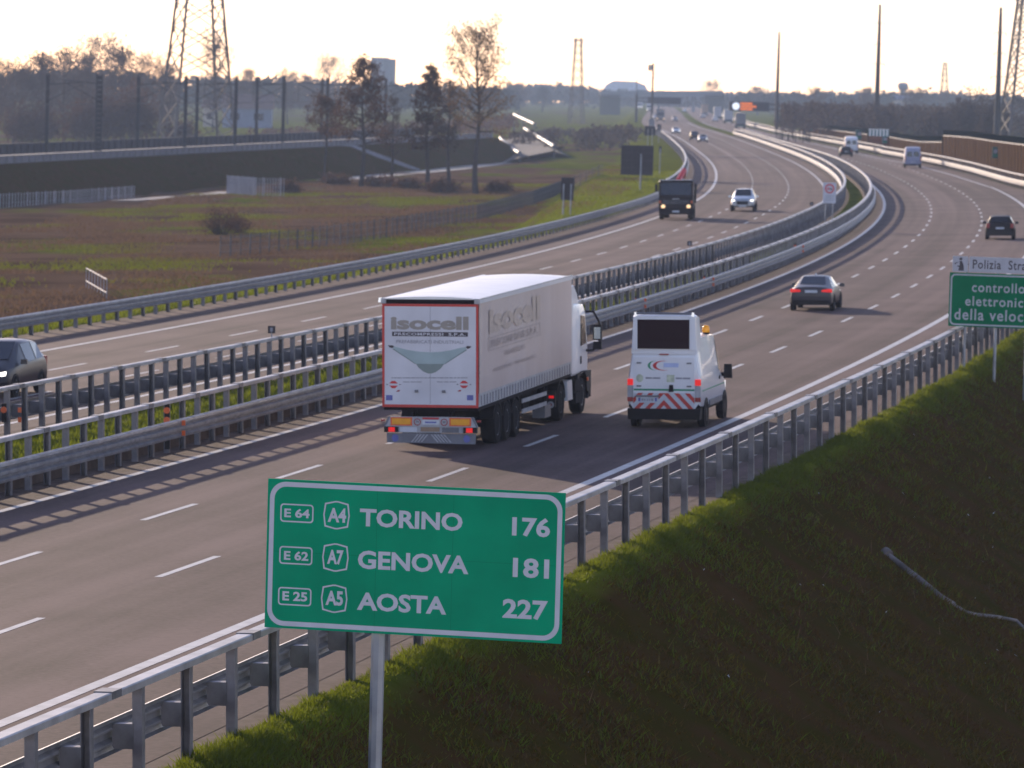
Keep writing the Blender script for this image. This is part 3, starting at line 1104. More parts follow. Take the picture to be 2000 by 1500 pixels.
def back_sign(label, px0, px1, py0, py1, v, posts, grid, wbase=None):
    u, w = ray_v((px0 + px1) / 2, py1, v)
    sc = v / FPX
    W, H = (px1 - px0) * sc, (py1 - py0) * sc
    Mx = basis(u, v, head('L', v), w, vertical=True)
    t = thing('rear_facing_sign', label, 'road sign', Mx, 'signs seen from behind left of the oncoming carriageway')
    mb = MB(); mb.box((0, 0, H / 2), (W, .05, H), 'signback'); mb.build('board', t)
    mb = MB()
    nx, nz = grid
    for i in range(1, nx):
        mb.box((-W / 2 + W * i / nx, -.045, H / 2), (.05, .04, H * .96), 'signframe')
    for i in range(1, nz):
        mb.box((0, -.055, H * i / nz), (W * .96, .05, .07), 'signframe')
    for x in (-W / 2 + .03, W / 2 - .03):
        mb.box((x, -.04, H / 2), (.05, .04, H), 'signframe')
    mb.build('stiffening_frame', t)
    for f in posts:
        x = W * (f - .5)
        g = float(gw(u + x, v))
        mb = MB(); mb.tube((x, -.14, g - w - .1), (x, -.14, H * .72), .085 if W > 2 else .06, .085 if W > 2 else .06, 'pole', 8)
        mb.build('post', t, smooth=40)


back_sign('large dark square sign seen from behind on a grey post, on the bright green verge', 1212, 1275, 284, 342, 470, [.62], (3, 4))
back_sign('narrow dark sign seen from behind on two pale legs, left of the guard rail', 1095, 1120, 347, 391, 372, [.22, .8], (1, 2))
back_sign('tiny dark sign back beside the foot of the camera mast', 1283, 1291, 243, 256, 900, [.5], (1, 2))
back_sign('tiny dark sign back at the bend of the left guard rail above the green verge', 1287, 1292, 286, 298, 560, [.5], (1, 2))
back_sign('teal panel at the foot of the camera mast, seen from behind', 1259, 1280, 246, 265, 780, [.3, .7], (1, 2))


# reflectors and small plates on the guard rails
def reflector(px, py, k, off, label, tall=False, hz=.6):
    """delineator posts fixed to the rail; pixel gives where along the rail"""
    u, v, h = offpts(k, off)
    x = 1000 + FPX * u / v
    vv = float(np.interp(px, x[np.argmin(x):np.argmax(x) + 1], v[np.argmin(x):np.argmax(x) + 1]))
    uu = float(np.interp(vv, v, u))
    t = thing('delineator', label, 'delineator', basis(uu, vv, head(k, vv)), 'orange delineators on the median guard rail')
    mb = MB()
    mb.box((0, 0, .70), (.13, .05, 1.2 if tall else .5), 'black'); mb.build('body', t)
    for z in ((.85, 1.1) if tall else (.78,)):
        mb = MB(); mb.lathe((0, -.025, z), 1, [(.085, 0), (.085, -.03)], 'orangered', 12); mb.build('reflector', t)
    mb = MB(); mb.box((.44, -.02, .78), (.09, .03, .13), 'orangered'); mb.build('beam_reflector', t)
    mb = MB(); mb.box((.44, -.02, .52), (.09, .03, .13), 'orangered'); mb.build('beam_reflector', t)


reflector(325, 805, 'R', 1.78, 'tall black and orange delineator on the median rail, left of the white lorry', True)
reflector(1240, 602, 'R', 1.78, 'orange delineator on the median rail just above the white van')
reflector(1375, 545, 'R', 1.78, 'orange delineator on the median rail between van and taupe saloon')
reflector(1553, 480, 'R', 1.78, 'faint orange delineator on the median rail behind the taupe saloon')
reflector(6, 790, 'L', -1.2, 'black delineator with orange spot on the far median rail at the left edge')


def km_plate(px, k, off, label):
    u, v, h = offpts(k, off)
    x = 1000 + FPX * u / v
    i0, i1 = np.argmin(x), np.argmax(x) + 1
    vv = float(np.interp(px, x[i0:i1], v[i0:i1])); uu = float(np.interp(vv, v, u))
    t = thing('distance_plate', label, 'distance plate', basis(uu, vv, head(k, vv)), 'small plates on the far median rail')
    mb = MB(); mb.tube((0, 0, 1.36), (0, 0, 1.62), .02, .02, 'pole', 6); mb.build('stem', t)
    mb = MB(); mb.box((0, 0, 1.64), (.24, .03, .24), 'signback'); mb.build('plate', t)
    mb = MB(); mb.box((0, -.018, 1.64), (.09, .004, .12), 'greyletter'); mb.build('mark', t)


km_plate(530, 'L', -1.25, 'small dark distance plate standing on the median rail left of the lorry')
km_plate(1347, 'L', -1.25, 'small dark distance plate on the median rail below the dark lorry')
km_plate(1585, 'L', -1.25, 'small dark distance plate on the median rail left of the white no-overtaking panel')


# old drainage pipe lying down the embankment
def pipe():
    # centre line traced where it lies on the slope
    pts = []
    for px, py in ((1735, 1086), (1760, 1108), (1800, 1140), (1838, 1170), (1862, 1182), (1885, 1196), (1905, 1202), (1950, 1208), (1985, 1214), (2003, 1232)):
        lo, hi = 60., 170.
        for _ in range(50):
            m_ = (lo + hi) / 2
            u_, w_ = ray_v(px, py, m_)
            if w_ > float(gw(u_, m_)): lo = m_
            else: hi = m_
        u_, w_ = ray_v(px, py, lo)
        pts.append(L(u_, lo, w_ + (.035 if px < 1850 else .015) + .02 * math.sin(px * .13)))
    o = pts[0]
    t = thing('drain_pipe', 'pale broken drain pipe lying down the dark grass embankment', 'drain pipe', Matrix.Translation(o))
    mb = MB()
    for i, (a, b) in enumerate(zip(pts[:-1], pts[1:])):
        r = .075 if i < 4 else .042
        mb.tube(a, b, r * RNG.uniform(.85, 1.1), r * RNG.uniform(.85, 1.1), 'pipegrey', 10)
    mb.build('pipe', t, smooth=50, org=o)
    mb = MB()
    d = (pts[0] - pts[1]).normalized()
    mb.tube(pts[0] - d * .02, pts[0] + d * .16, (.13), .14, 'pipegrey', 14)
    mb.tube(pts[0] + d * .162, pts[0] + d * .165, .10, .10, 'black', 14)
    mb.build('pipe_mouth', t, smooth=50, org=o)


pipe()


# ------------------------------------------------------------------ vehicles
def wheel(parent, x, y, r, wd, dual=False, rimm='rim', deep=.3):
    """x is the outer face side (+ right / - left)"""
    s_ = 1 if x > 0 else -1
    mb = MB()
    c = (x, y, r)
    mb.lathe(c, 0, [(r * .62, -wd * s_), (r * .93, -wd * s_), (r, -wd * s_ * .88), (r, -wd * s_ * .12), (r * .93, 0), (r * .62, 0), (r * .60, -.02 * s_)], 'tyre', 22)
    o = mb.build('wheel', parent, smooth=40)
    mb = MB()
    mb.lathe(c, 0, [(r * .60, -wd * s_ * .7), (r * .60, -.02 * s_), (r * .55, -.015 * s_), (r * .42, -deep * wd * s_), (r * .2, -deep * wd * s_), (r * .18, -.04 * s_), (r * .02, -.04 * s_)], rimm, 18)
    mb.build('rim', o, smooth=35)
    return o


def patch(mb, q, m, inset=.08, off=.012):
    """quad pulled in from its edges and lifted off the surface"""
    q = [Vector(p) for p in q]
    c = sum(q, Vector()) / 4
    n = (q[2] - q[0]).cross(q[3] - q[1]).normalized()
    P = [p + (c - p) * inset + n * off for p in q]
    return mb.add(P, [(0, 1, 2, 3)], m)


def car_body(mb, st, m, low='black'):
    """stations: y, z_bottom, z_belt, z_top, half width, half width at belt, half width at top"""
    rings = []
    for y, zb, ze, zt, w, we, wt in st:
        h = ze - zb
        half = [(w * .88, zb), (w * .985, zb + .16 * h), (w, zb + .55 * h), (we + .3 * (w - we), ze - .06), (we, ze), (wt, zt - .055), (wt * .80, zt), (wt * .4, zt + .018)]
        r = [(x, y, z) for x, z in half] + [(0, y, zt + .022)] + [(-x, y, z) for x, z in half[::-1]]
        rings.append(r)
    k0 = len(mb.f)
    mb.loft(rings, m)
    n = len(rings[0])
    il = mb.mi(low)
    for k in range(len(st) - 1):
        for i in (0, n - 2, n - 1):
            mb.m[k0 + k * n + i] = il
    return rings


def side_quads(st, a, b, sgn):
    out = []
    for i in range(a, b):
        y0, _, e0, t0, _, we0, wt0 = st[i]
        y1, _, e1, t1, _, we1, wt1 = st[i + 1]
        q = [(sgn * we0, y0, e0), (sgn * we1, y1, e1), (sgn * wt1, y1, t1 - .055), (sgn * wt0, y0, t0 - .055)]
        out.append(q if sgn > 0 else q[::-1])
    return out


def top_quad(st, a, b, f=.86):
    y0, t0, w0 = st[a][0], st[a][3], st[a][6]
    y1, t1, w1 = st[b][0], st[b][3], st[b][6]
    return [(-w0 * f, y0, t0 + .012), (w0 * f, y0, t0 + .012), (w1 * f, y1, t1 + .012), (-w1 * f, y1, t1 + .012)]


CARS = {
    'saloon': dict(L=4.62, wb=(.80, 3.62), r=.33, st=[
        (0, .36, .72, .84, .74, .70, .60), (.05, .26, .84, 1.00, .86, .82, .70), (.30, .24, .90, 1.06, .905, .85, .72), (.66, .24, .93, 1.07, .91, .87, .70), (1.42, .24, .95, 1.40, .915, .87, .58),
        (2.05, .24, .95, 1.44, .915, .87, .60), (2.75, .24, .93, 1.41, .915, .87, .60), (3.42, .24, .90, 1.02, .91, .86, .70), (4.1, .24, .80, .88, .89, .80, .64), (4.5, .26, .64, .74, .80, .72, .52), (4.62, .36, .52, .60, .62, .58, .42)],
        rear=(3, 4), wind=(6, 7), side=(4, 6), q=(3, 4)),
    'hatch': dict(L=4.2, wb=(.72, 3.28), r=.32, st=[
        (0, .38, .80, .92, .76, .72, .62), (.05, .26, .92, 1.00, .88, .84, .70), (.28, .24, .95, 1.05, .90, .86, .69), (.52, .24, .96, 1.42, .905, .87, .60), (1.2, .24, .95, 1.49, .905, .87, .62), (2.2, .24, .93, 1.47, .905, .87, .62),
        (3.0, .24, .90, 1.02, .90, .86, .70), (3.7, .24, .80, .90, .88, .80, .62), (4.08, .26, .66, .76, .80, .72, .52), (4.2, .36, .54, .62, .64, .60, .42)],
        rear=(2, 3), wind=(5, 6), side=(3, 5), q=(2, 3)),
    'mpv': dict(L=4.45, wb=(.75, 3.45), r=.33, st=[
        (0, .40, .85, .98, .76, .72, .64), (.06, .28, 1.0, 1.12, .90, .85, .72), (.22, .26, 1.04, 1.30, .91, .87, .70), (.42, .26, 1.05, 1.58, .915, .88, .62), (1.2, .26, 1.02, 1.66, .915, .88, .64), (2.25, .26, .99, 1.62, .915, .88, .64),
        (3.25, .26, .96, 1.10, .91, .87, .72), (3.9, .26, .86, .98, .89, .82, .64), (4.32, .28, .70, .82, .80, .74, .54), (4.45, .38, .56, .66, .66, .62, .44)],
        rear=(2, 3), wind=(5, 6), side=(3, 5), q=(2, 3)),
    'suv': dict(L=4.5, wb=(.78, 3.45), r=.37, st=[
        (0, .45, .90, 1.05, .80, .76, .68), (.06, .34, 1.05, 1.15, .93, .88, .74), (.22, .32, 1.08, 1.25, .94, .90, .72), (.50, .32, 1.10, 1.62, .945, .90, .63), (1.3, .32, 1.08, 1.70, .945, .90, .66), (2.3, .32, 1.06, 1.67, .945, .90, .66),
        (3.1, .32, 1.03, 1.16, .94, .90, .74), (3.9, .32, .95, 1.06, .92, .86, .70), (4.36, .34, .82, .92, .86, .80, .62), (4.5, .44, .66, .78, .74, .70, .52)],
        rear=(2, 3), wind=(5, 6), side=(3, 5), q=(2, 3)),
    'van': dict(L=5.4, wb=(1.0, 4.5), r=.34, st=[
        (0, .45, 1.2, 2.30, .94, .95, .86), (.05, .35, 1.25, 2.42, 1.0, .99, .88), (.5, .32, 1.25, 2.50, 1.02, 1.0, .88), (2.0, .32, 1.25, 2.52, 1.02, 1.0, .88), (3.5, .32, 1.22, 2.44, 1.02, 1.0, .86), (3.9, .32, 1.2, 2.34, 1.02, 1.0, .84),
        (4.75, .32, 1.12, 1.30, 1.0, .96, .80), (5.2, .34, .95, 1.05, .94, .88, .7), (5.4, .42, .7, .8, .8, .76, .56)],
        rear=None, wind=(5, 6), side=(4, 5), q=None),
}


def make_car(name, label, M, kind, paint, group=None, tail='reddull', headm='headpale', front_dark=False, lights=True, detail=True):
    d = CARS[kind]
    st = d['st']
    t = thing(name, label, 'van' if kind == 'van' else 'car', M, group)
    mb = MB()
    car_body(mb, st, paint)
    body = mb.build('body', t, smooth=38)
    Lc, r = d['L'], d['r']
    W = max(s[4] for s in st)
    # wheel arches and wheels
    for y in d['wb']:
        for s_ in (-1, 1):
            mb = MB(); mb.lathe((s_ * (W - .03), y, r), 0, [(r * 1.18, -.1 * s_), (r * 1.18, .034 * s_)], 'black', 20)
            mb.build('wheel_arch', t)
            wheel(t, s_ * (W + .025), y, r, .22)
    # glass
    if d['rear']:
        mb = MB(); q = top_quad(st, *d['rear']); patch(mb, [q[0], q[1], q[2], q[3]], 'glass', .09, .02); mb.build('rear_window', t)
    else:
        mb = MB()
        for s_ in (-1, 1):
            patch(mb, [(s_ * .42 - .36, -.004, 1.35), (s_ * .42 + .36, -.004, 1.35), (s_ * .40 + .32, .035, 2.05), (s_ * .40 - .32, .035, 2.05)], 'glass', .06, .03)
        mb.build('rear_window', t)
    mb = MB(); q = top_quad(st, *d['wind'], .9); patch(mb, q, 'glass', .06, .02); mb.build('windscreen', t)
    for s_ in (-1, 1):
        for q in side_quads(st, *d['side'], s_):
            mb = MB(); patch(mb, q, 'glass', .10, .014); mb.build('side_window', t)
        if d['q']:
            q = side_quads(st, *d['q'], s_)[0]
            mb = MB(); patch(mb, q, 'glass', .32, .014); mb.build('side_window', t)
    # lamps
    s1, s0 = st[1], st[0]
    for s_ in (-1, 1):
        mb = MB()
        zt = s1[2]
        if kind == 'van':
            mb.box((s_ * .94, .03, 1.15), (.12, .16, .65), tail)
        elif kind == 'saloon':
            mb.prism([(s_ * .44, .815), (s_ * .885, .79), (s_ * .885, .925), (s_ * .78, .945), (s_ * .46, .895)], 1, -.015, .12, tail)
        else:
            mb.box((s_ * (s1[4] - .13), .06, zt - .05), (.20, .20, .28), tail)
        mb.build('tail_light', t)
        mb = MB()
        yf = Lc - .22
        zf = st[-2][3] - .10
        mb.prism([(s_ * .46, zf - .06), (s_ * .80, zf - .03), (s_ * .82, zf + .10), (s_ * .50, zf + .02)], 1, yf - .1, yf + .115, headm)
        mb.build('headlight', t)
        mb = MB()
        ym = d['st'][d['wind'][1]][0] - .32
        zm = st[d['wind'][1]][2] + .10
        mb.box((s_ * (W + .11), ym, zm), (.22, .10, .15), paint if kind != 'van' else 'black', taper=(.85, .8))
        mb.build('wing_mirror', t)
    # bumpers, grille, plates
    mb = MB(); mb.box((0, Lc - .02, .50 if kind != 'suv' else .66), (.90, .06, .26), 'black'); mb.build('grille', t)
    mb = MB(); mb.box((0, Lc + .015, .42), (.52, .02, .11), 'plate'); mb.build('number_plate', t)
    zr = {'saloon': .83, 'hatch': .72, 'mpv': .80, 'suv': .84, 'van': .72}[kind]
    mb = MB(); mb.box((0, -.012 if kind != 'saloon' else .0, zr), (.52, .04, .11), 'plate'); mb.build('number_plate', t)
    mb = MB(); mb.box((0, .04, .36), (2 * W * .86, .16, .20), 'black'); mb.build('bumper', t, smooth=30)
    return t


def on_road(px, py, k, yaw=0.0, back=0.0, rev=False):
    u, v = gpix(px, py)
    h = head(k, v) + yaw
    if rev: h += PI
    u, v = u + back * math.sin(h), v + back * math.cos(h)
    return basis(u, v, h, 0.0)


# ---- the articulated lorry
def lorry():
    M = on_road(841, 880, 'R')
    hd = head('R', 129)
    M = basis(*gpix(841, 879), rad(10.9))
    t = thing('articulated_lorry', 'long white curtain-sided articulated lorry with red-framed rear doors, beside the white van', 'lorry', M)
    L_, W2 = 13.6, 1.275
    ZB, ZT = 1.13, 3.93
    tilt = .13 / 13.6

    def T(mb):
        mb.v = [(x, y, z + tilt * y) for x, y, z in mb.v]
        return mb
    # side curtains (with soft vertical folds), front wall
    for s_ in (-1, 1):
        mb = MB()
        n = 60
        prof = []
        for i in range(n + 1):
            y = .06 + (L_ - .12) * i / n
            prof.append([(s_ * (W2 + .007 * math.sin(i * 1.9) * (.5 + .5 * math.sin(i * .31)) - .03 * 0), y, z) for z in (ZB + .34, ZB + .9, ZB + 1.5, ZB + 2.1, ZT - .12)])
        for i in range(n + 1):
            for j in (1, 2, 3):
                x, y, z = prof[i][j]
                prof[i][j] = (x + s_ * .008 * math.sin(j * 1.1 + i * .12) * math.sin(i * .17 + j), y, z)
        mb.loft(prof, 'curtain', closed=False, caps=False)
        T(mb).build('side_curtain', t, smooth=60)
        mb = MB()
        mb.box((s_ * (W2 - .01), L_ / 2, ZB + .17), (.02, L_ - .1, .34), 'lgrey')
        for i in range(34):
            mb.box((s_ * (W2 + .004), .35 + i * .39, ZB + .15), (.012, .10, .26), 'grey')
        T(mb).build('lower_curtain_band', t)
        mb = MB()
        mb.box((s_ * (W2 - .005), L_ / 2, ZT - .06), (.05, L_, .12), 'white')
        for i in range(56):
            mb.box((s_ * (W2 + .021), .2 + i * .24, ZT - .02 + .012), (.006, .13, .045), 'lgrey')
        T(mb).build('cant_rail', t)
    # roof: crowned sheet, rounded at the front
    mb = MB()
    rings = []
    for y in (0, .05, 1, 3, 6, 9, 12, 13.1, 13.45, 13.6):
        e = 0 if y < 13 else -.10 * ((y - 13) / .6) ** 2
        r = []
        for i in range(9):
            x = -W2 + 2 * W2 * i / 8
            r.append((x, y, ZT + .055 * (1 - (x / W2) ** 2) + e + (.012 * math.sin(y * 2.2) if abs(x) < 1 else 0)))
        r += [(W2, y, ZT - .03 + e), (-W2, y, ZT - .03 + e)]
        rings.append(r)
    mb.loft(rings, 'roofwhite')
    T(mb).build('roof', t, smooth=40)
    mb = MB(); mb.box((0, L_ - .04, (ZB + ZT) / 2), (2 * W2 - .05, .06, ZT - ZB - .1), 'white'); T(mb).build('front_wall', t)
    mb = MB(); mb.box((0, L_ / 2, ZB - .03), (2 * W2 - .06, L_ - .06, .14), 'chassis')
    for x in (-.5, .5):
        mb.box((x, 6.6, ZB - .30), (.14, 12.6, .40), 'chassis')
    for y in (.5, 3.5, 6.5, 9.5):
        mb.box((0, y, ZB - .22), (1.0, .12, .2), 'chassis')
    T(mb).build('chassis', t)
    # rear frame and doors
    mb = MB(); mb.box((0, .03, ZT - .075), (2 * W2, .10, .11), 'chassis'); mb.build('rear_header', t)
    for s_ in (-1, 1):
        mb = MB(); mb.box((s_ * (W2 - .04), -.02, ZT - .06), (.13, .10, .13), 'lgrey'); mb.build('corner_casting', t)
    mb = MB(); mb.box((-W2 - .05, -.02, ZT - .04), (.10, .08, .12), 'headpale', taper=(.7, .7)); mb.build('marker_lamp', t)
    D0, D1 = ZB - .02, ZT - .135
    for s_ in (-1, 1):
        mb = MB(); mb.box((s_ * .635, -.01, (D0 + D1) / 2), (1.262, .05, D1 - D0), 'door'); mb.build('rear_door', t)
    mb = MB()
    o_ = [(-W2, D0), (W2, D0), (W2, D1), (-W2, D1)]
    ring(mb, o_, [(-W2 + .065, D0 + .07), (W2 - .065, D0 + .07), (W2 - .065, D1 - .065), (-W2 + .065, D1 - .065)], -.038, 'redstripe')
    mb.build('red_reflective_frame', t)
    Yg = -.0385

    def X(zx): return (zx - 722) / 1355 * 2.55

    def Z(zx, zy): return D0 + (1460 - zy + 16 * (zx - 45) / 1355) / 1440 * (D1 - D0)
    mb = MB(); text_mb('isocell', 'taupe', X(165), X(1262), Z(700, 388), Z(700, 200), mb, Yg, bold=.045); mb.build('company_lettering', t)
    mb = MB(); grect(mb, X(185), X(1252), Z(700, 478), Z(700, 416), Yg, 'dkletter')
    text_mb('PRECOMPRESSI  S.P.A.', 'door', X(215), X(1222), Z(700, 468), Z(700, 428), mb, Yg - .003, bold=.02, sp=1.1); mb.build('lettering_band', t)
    mb = MB(); text_mb('PREFABBRICATI INDUSTRIALI', 'greyletter', X(245), X(1185), Z(700, 578), Z(700, 530), mb, Yg, bold=.01); mb.build('small_lettering', t)
    mb = MB()
    up = [(205, 612), (300, 640), (420, 668), (560, 690), (720, 700), (880, 692), (1010, 672), (1120, 645), (1225, 625)]
    dn = [(1225, 665), (1130, 725), (1010, 800), (920, 860), (720, 862), (520, 858), (430, 795), (310, 715), (205, 650)]
    gpoly(mb, [(X(a), Z(a, b)) for a, b in up + dn][::-1], Yg, 'emb1')
    lo = [(520, 858), (720, 862), (920, 860), (870, 925), (800, 975), (740, 995), (690, 995), (620, 965), (560, 915)]
    gpoly(mb, [(X(a), Z(a, b)) for a, b in lo][::-1], Yg, 'emb2')
    for e in ([(205, 645), (430, 795), (520, 858), (505, 862), (415, 800), (190, 655)], [(1225, 660), (1010, 800), (920, 860), (935, 864), (1025, 805), (1240, 670)]):
        gpoly(mb, [(X(a), Z(a, b)) for a, b in e][::(1 if e[0][0] < 700 else -1)], Yg - .001, 'emb2')
    for e in ([(125, 600), (195, 602), (215, 622), (190, 640), (150, 630)], [(1300, 618), (1240, 612), (1222, 630), (1245, 655), (1285, 640)]):
        gpoly(mb, [(X(a), Z(a, b)) for a, b in e], Yg - .002, 'dkletter')
    mb.build('emblem', t)
    mb = MB()
    xx = 175
    rg = random.Random(3)
    while xx < 1240:
        w_ = rg.uniform(15, 70)
        grect(mb, X(xx), X(min(1255, xx + w_)), Z(xx, 1062), Z(xx, 1048), Yg, 'greyletter'); xx += w_ + rg.uniform(5, 12)
    for a, b in ((340, 430), (445, 520), (530, 600), (815, 900), (912, 985), (995, 1090)):
        grect(mb, X(a), X(b), Z(a, 1118), Z(a, 1106), Yg, 'greyletter')
    mb.build('address_lines', t)
    for cx in (205, 1197):
        mb = MB(); cy = 1148
        gpoly(mb, [(X(cx - 62), Z(cx, cy - 14)), (X(cx + 62), Z(cx, cy - 14)), (X(cx + 22), Z(cx, cy - 52)), (X(cx - 22), Z(cx, cy - 52))], Yg, 'red')
        gpoly(mb, [(X(cx + 62), Z(cx, cy + 14)), (X(cx - 62), Z(cx, cy + 14)), (X(cx - 22), Z(cx, cy + 52)), (X(cx + 22), Z(cx, cy + 52))], Yg, 'red')
        for e in (-1, 1):
            gpoly(mb, [(X(cx + e * 110), Z(cx, cy)), (X(cx + e * 85), Z(cx, cy - 8)), (X(cx + e * 78), Z(cx, cy)), (X(cx + e * 85), Z(cx, cy + 8))], Yg, 'dkletter')
        mb.build('red_logo', t)
        mb = MB(); gpoly(mb, [(X(cx + 35 - 130 * (cx > 700)), Z(cx, 1250)), (X(cx + 85 - 130 * (cx > 700)), Z(cx, 1245)), (X(cx + 90 - 130 * (cx > 700)), Z(cx, 1222)), (X(cx + 60 - 130 * (cx > 700)), Z(cx, 1225))], Yg, 'reddull'); mb.build('small_mark', t)
    for a, b in ((98, 190), (1238, 1328)):
        mb = MB(); grect(mb, X(a), X(b), Z(a, 1368), Z(a, 1295), Yg, 'blue'); mb.build('blue_plate', t)
    mb = MB(); grect(mb, -.006, .006, D0 + .08, D1 - .07, Yg + .001, 'greyletter'); mb.build('door_seam', t)
    for s_ in (-.36, .36):
        mb = MB(); mb.box((s_, -.05, D0 + .42), (.09, .04, .07), 'grey'); mb.build('door_handle', t)
    # faded lettering on the right hand curtain
    def f(y0, y1, z0, z1, s_, m, b):
        mb = text_mb(s_, m, y0, y1, z0, z1, None, 0, bold=b)
        mb.v = [(W2 + .019, x, z + tilt * x) for x, y, z in mb.v]
        mb.build('faded_side_lettering', t)
    f(1.3, 8.6, 2.95, 3.62, 'isocell', 'curtletter', .05)
    f(1.6, 8.3, 2.58, 2.78, 'PRECOMPRESSI S.P.A.', 'curtletter2', .02)
    f(3.4, 6.4, 2.26, 2.40, 'PREFABBRICATI', 'curtletter2', .01)
    f(1.9, 8.0, 1.92, 2.02, 'INDUSTRIALI   PREFABBRICATI', 'curtletter2', .01)
    mb = MB(); ring(mb, [(1.3, 2.50), (8.6, 2.50), (8.6, 2.86), (1.3, 2.86)], [(1.36, 2.53), (8.54, 2.53), (8.54, 2.83), (1.36, 2.83)], 0, 'curtletter2')
    mb.v = [(W2 + .026, x, z + tilt * x) for x, y, z in mb.v]
    mb.build('faded_side_frame', t)
    # underrun bumper
    mb = MB(); mb.prism([(-1.20, .60), (1.20, .60), (1.06, .86), (-1.06, .86)], 1, .02, .10, 'lgrey'); mb.build('underrun_board', t)
    for s_ in (-1, 1):
        mb = MB(); grect(mb, s_ * .78 - .29, s_ * .78 + .29, .625, .845, .016, 'orangered'); grect(mb, s_ * .78 - .245, s_ * .78 + .245, .66, .81, .014, 'orange'); mb.build('marker_plate', t)
        mb = MB()
        c = [(s_ * .355 + .095 * math.cos(2 * PI * i / 20), .725 + .095 * math.sin(2 * PI * i / 20)) for i in range(20)]
        gpoly(mb, c, .016, 'reddull'); gpoly(mb, [(s_ * .355 + (x - s_ * .355) * .74, .725 + (z - .725) * .74) for x, z in c], .014, 'lgrey')
        text_mb('80' if s_ > 0 else '70', 'dkletter', s_ * .355 - .04, s_ * .355 + .04, .70, .76, mb, .012, bold=.01)
        mb.build('speed_disc', t)
        mb = MB(); mb.box((s_ * 1.05, .03, .525), (.36, .10, .145), 'black'); mb.box((s_ * 1.03, -.022, .525), (.17, .012, .12), 'taillit'); mb.build('tail_light', t)
        mb = MB(); mb.box((s_ * 1.27, .05, .76), (.10, .06, .05), 'reddull'); mb.build('side_marker', t)
        mb = MB(); mb.prism([(s_ * 1.06, .86), (s_ * 1.20, .60), (s_ * 1.25, .60), (s_ * 1.13, .86)], 1, .03, .09, 'grey'); mb.build('bumper_end', t)
    mb = MB(); grect(mb, -.22, .22, .66, .78, .015, 'plate'); text_mb('XA 481 CK', 'blue', -.15, .15, .69, .75, mb, .013, bold=.01) if False else grect(mb, -.15, .15, .70, .74, .013, 'blue'); mb.build('number_plate', t)
    mb = MB(); grect(mb, -.22, .22, .795, .845, .016, 'red'); mb.build('red_strip', t)
    mb = MB(); mb.box((-.60, .05, .525), (.46, .04, .13), 'plate'); mb.box((-.02, .05, .535), (.50, .04, .11), 'brownplate'); mb.box((.52, .05, .52), (.44, .04, .13), 'grey'); mb.build('plate_row', t)
    mb = MB(); mb.box((0, .06, .525), (1.9, .03, .16), 'lgrey'); mb.build('lamp_carrier', t)
    mb = MB()
    mb.prism([(-1.17, .18), (1.17, .16), (1.20, .43), (-1.18, .43)], 1, .05, .075, 'grey')
    mb.build('mud_flap', t)
    mb = MB()
    for i in range(-4, 5):
        s_ = 1 if i >= 0 else -1
        a = i * .085
        gpoly(mb, [(a - .012 if s_ > 0 else a - .03, .40), (a + .03 if s_ > 0 else a + .012, .40), (a + .03 + s_ * .18, .20), (a - .012 + s_ * .18, .20)][::-1], .047, 'lgrey')
    for s_ in (-1, 1):
        gpoly(mb, [(s_ * .95 + .10 * math.cos(2 * PI * i / 14) * (1 if i % 2 else .8), .30 + .10 * math.sin(2 * PI * i / 14)) for i in range(14)], .047, 'blue')
    mb.build('flap_pattern', t)
    mb = MB()
    for s_ in (-1, 1):
        mb.box((s_ * .5, .3, .82), (.1, .5, .3), 'chassis')
    mb.build('bumper_brackets', t)
    # trailer wheels
    for y in (2.75, 4.06, 5.37):
        for s_ in (-1, 1):
            wheel(t, s_ * 1.25, y, .52, .39, deep=.25, rimm='grey')
        mb = MB(); mb.tube((-1.0, y, .52), (1.0, y, .52), .09, .09, 'chassis', 8); mb.build('axle', t)
    for s_ in (-1, 1):
        mb = MB()
        for y in (2.75, 4.06, 5.37):
            arc = [(y + .62 * math.cos(a), .55 + .60 * math.sin(a)) for a in np.linspace(.25, PI - .25, 9)]
            arc2 = [(y + .585 * math.cos(a), .55 + .565 * math.sin(a)) for a in np.linspace(PI - .25, .25, 9)]
            mb.prism(arc + arc2, 0, s_ * .86, s_ * 1.24, 'black')
        mb.build('mudguards', t)
        # side guard rails, box and prop legs
        mb = MB()
        for z in (.62, .90):
            mb.box((s_ * 1.20, 8.2, z), (.03, 3.6, .11), 'lgrey')
        mb.build('side_guard', t)
        mb = MB()
        for y in (6.6, 8.2, 9.8):
            mb.box((s_ * 1.17, y, .82), (.04, .06, .6), 'chassis')
        mb.build('guard_uprights', t)
        mb = MB(); mb.box((s_ * .95, 11.1, .62), (.12, .12, .85), 'chassis'); mb.box((s_ * .95, 11.1, .18), (.25, .25, .03), 'chassis'); mb.build('landing_leg', t)
        mb = MB(); mb.box((s_ * 1.0, 10.35, .38), (.36, .9, .34), 'grey'); mb.build('locker', t)
    mb = MB(); mb.box((0, 8, .75), (1.7, 2.6, .5), 'chassis'); mb.build('pallet_box', t)
    # tractor
    A = 12.05           # drive axle
    B = A + 3.4         # steer axle
    for s_ in (-1, 1):
        wheel(t, s_ * 1.25, A, .52, .60, deep=.3, rimm='grey')
        wheel(t, s_ * 1.25, B, .52, .33, deep=.1, rimm='rim')
        mb = MB()
        arc = [(A + .66 * math.cos(a), .55 + .62 * math.sin(a)) for a in np.linspace(.1, PI - .1, 11)]
        arc2 = [(A + .62 * math.cos(a), .55 + .58 * math.sin(a)) for a in np.linspace(PI - .1, .1, 11)]
        mb.prism(arc + arc2, 0, s_ * .66, s_ * 1.25, 'black'); mb.build('mudguards', t)
    mb = MB()
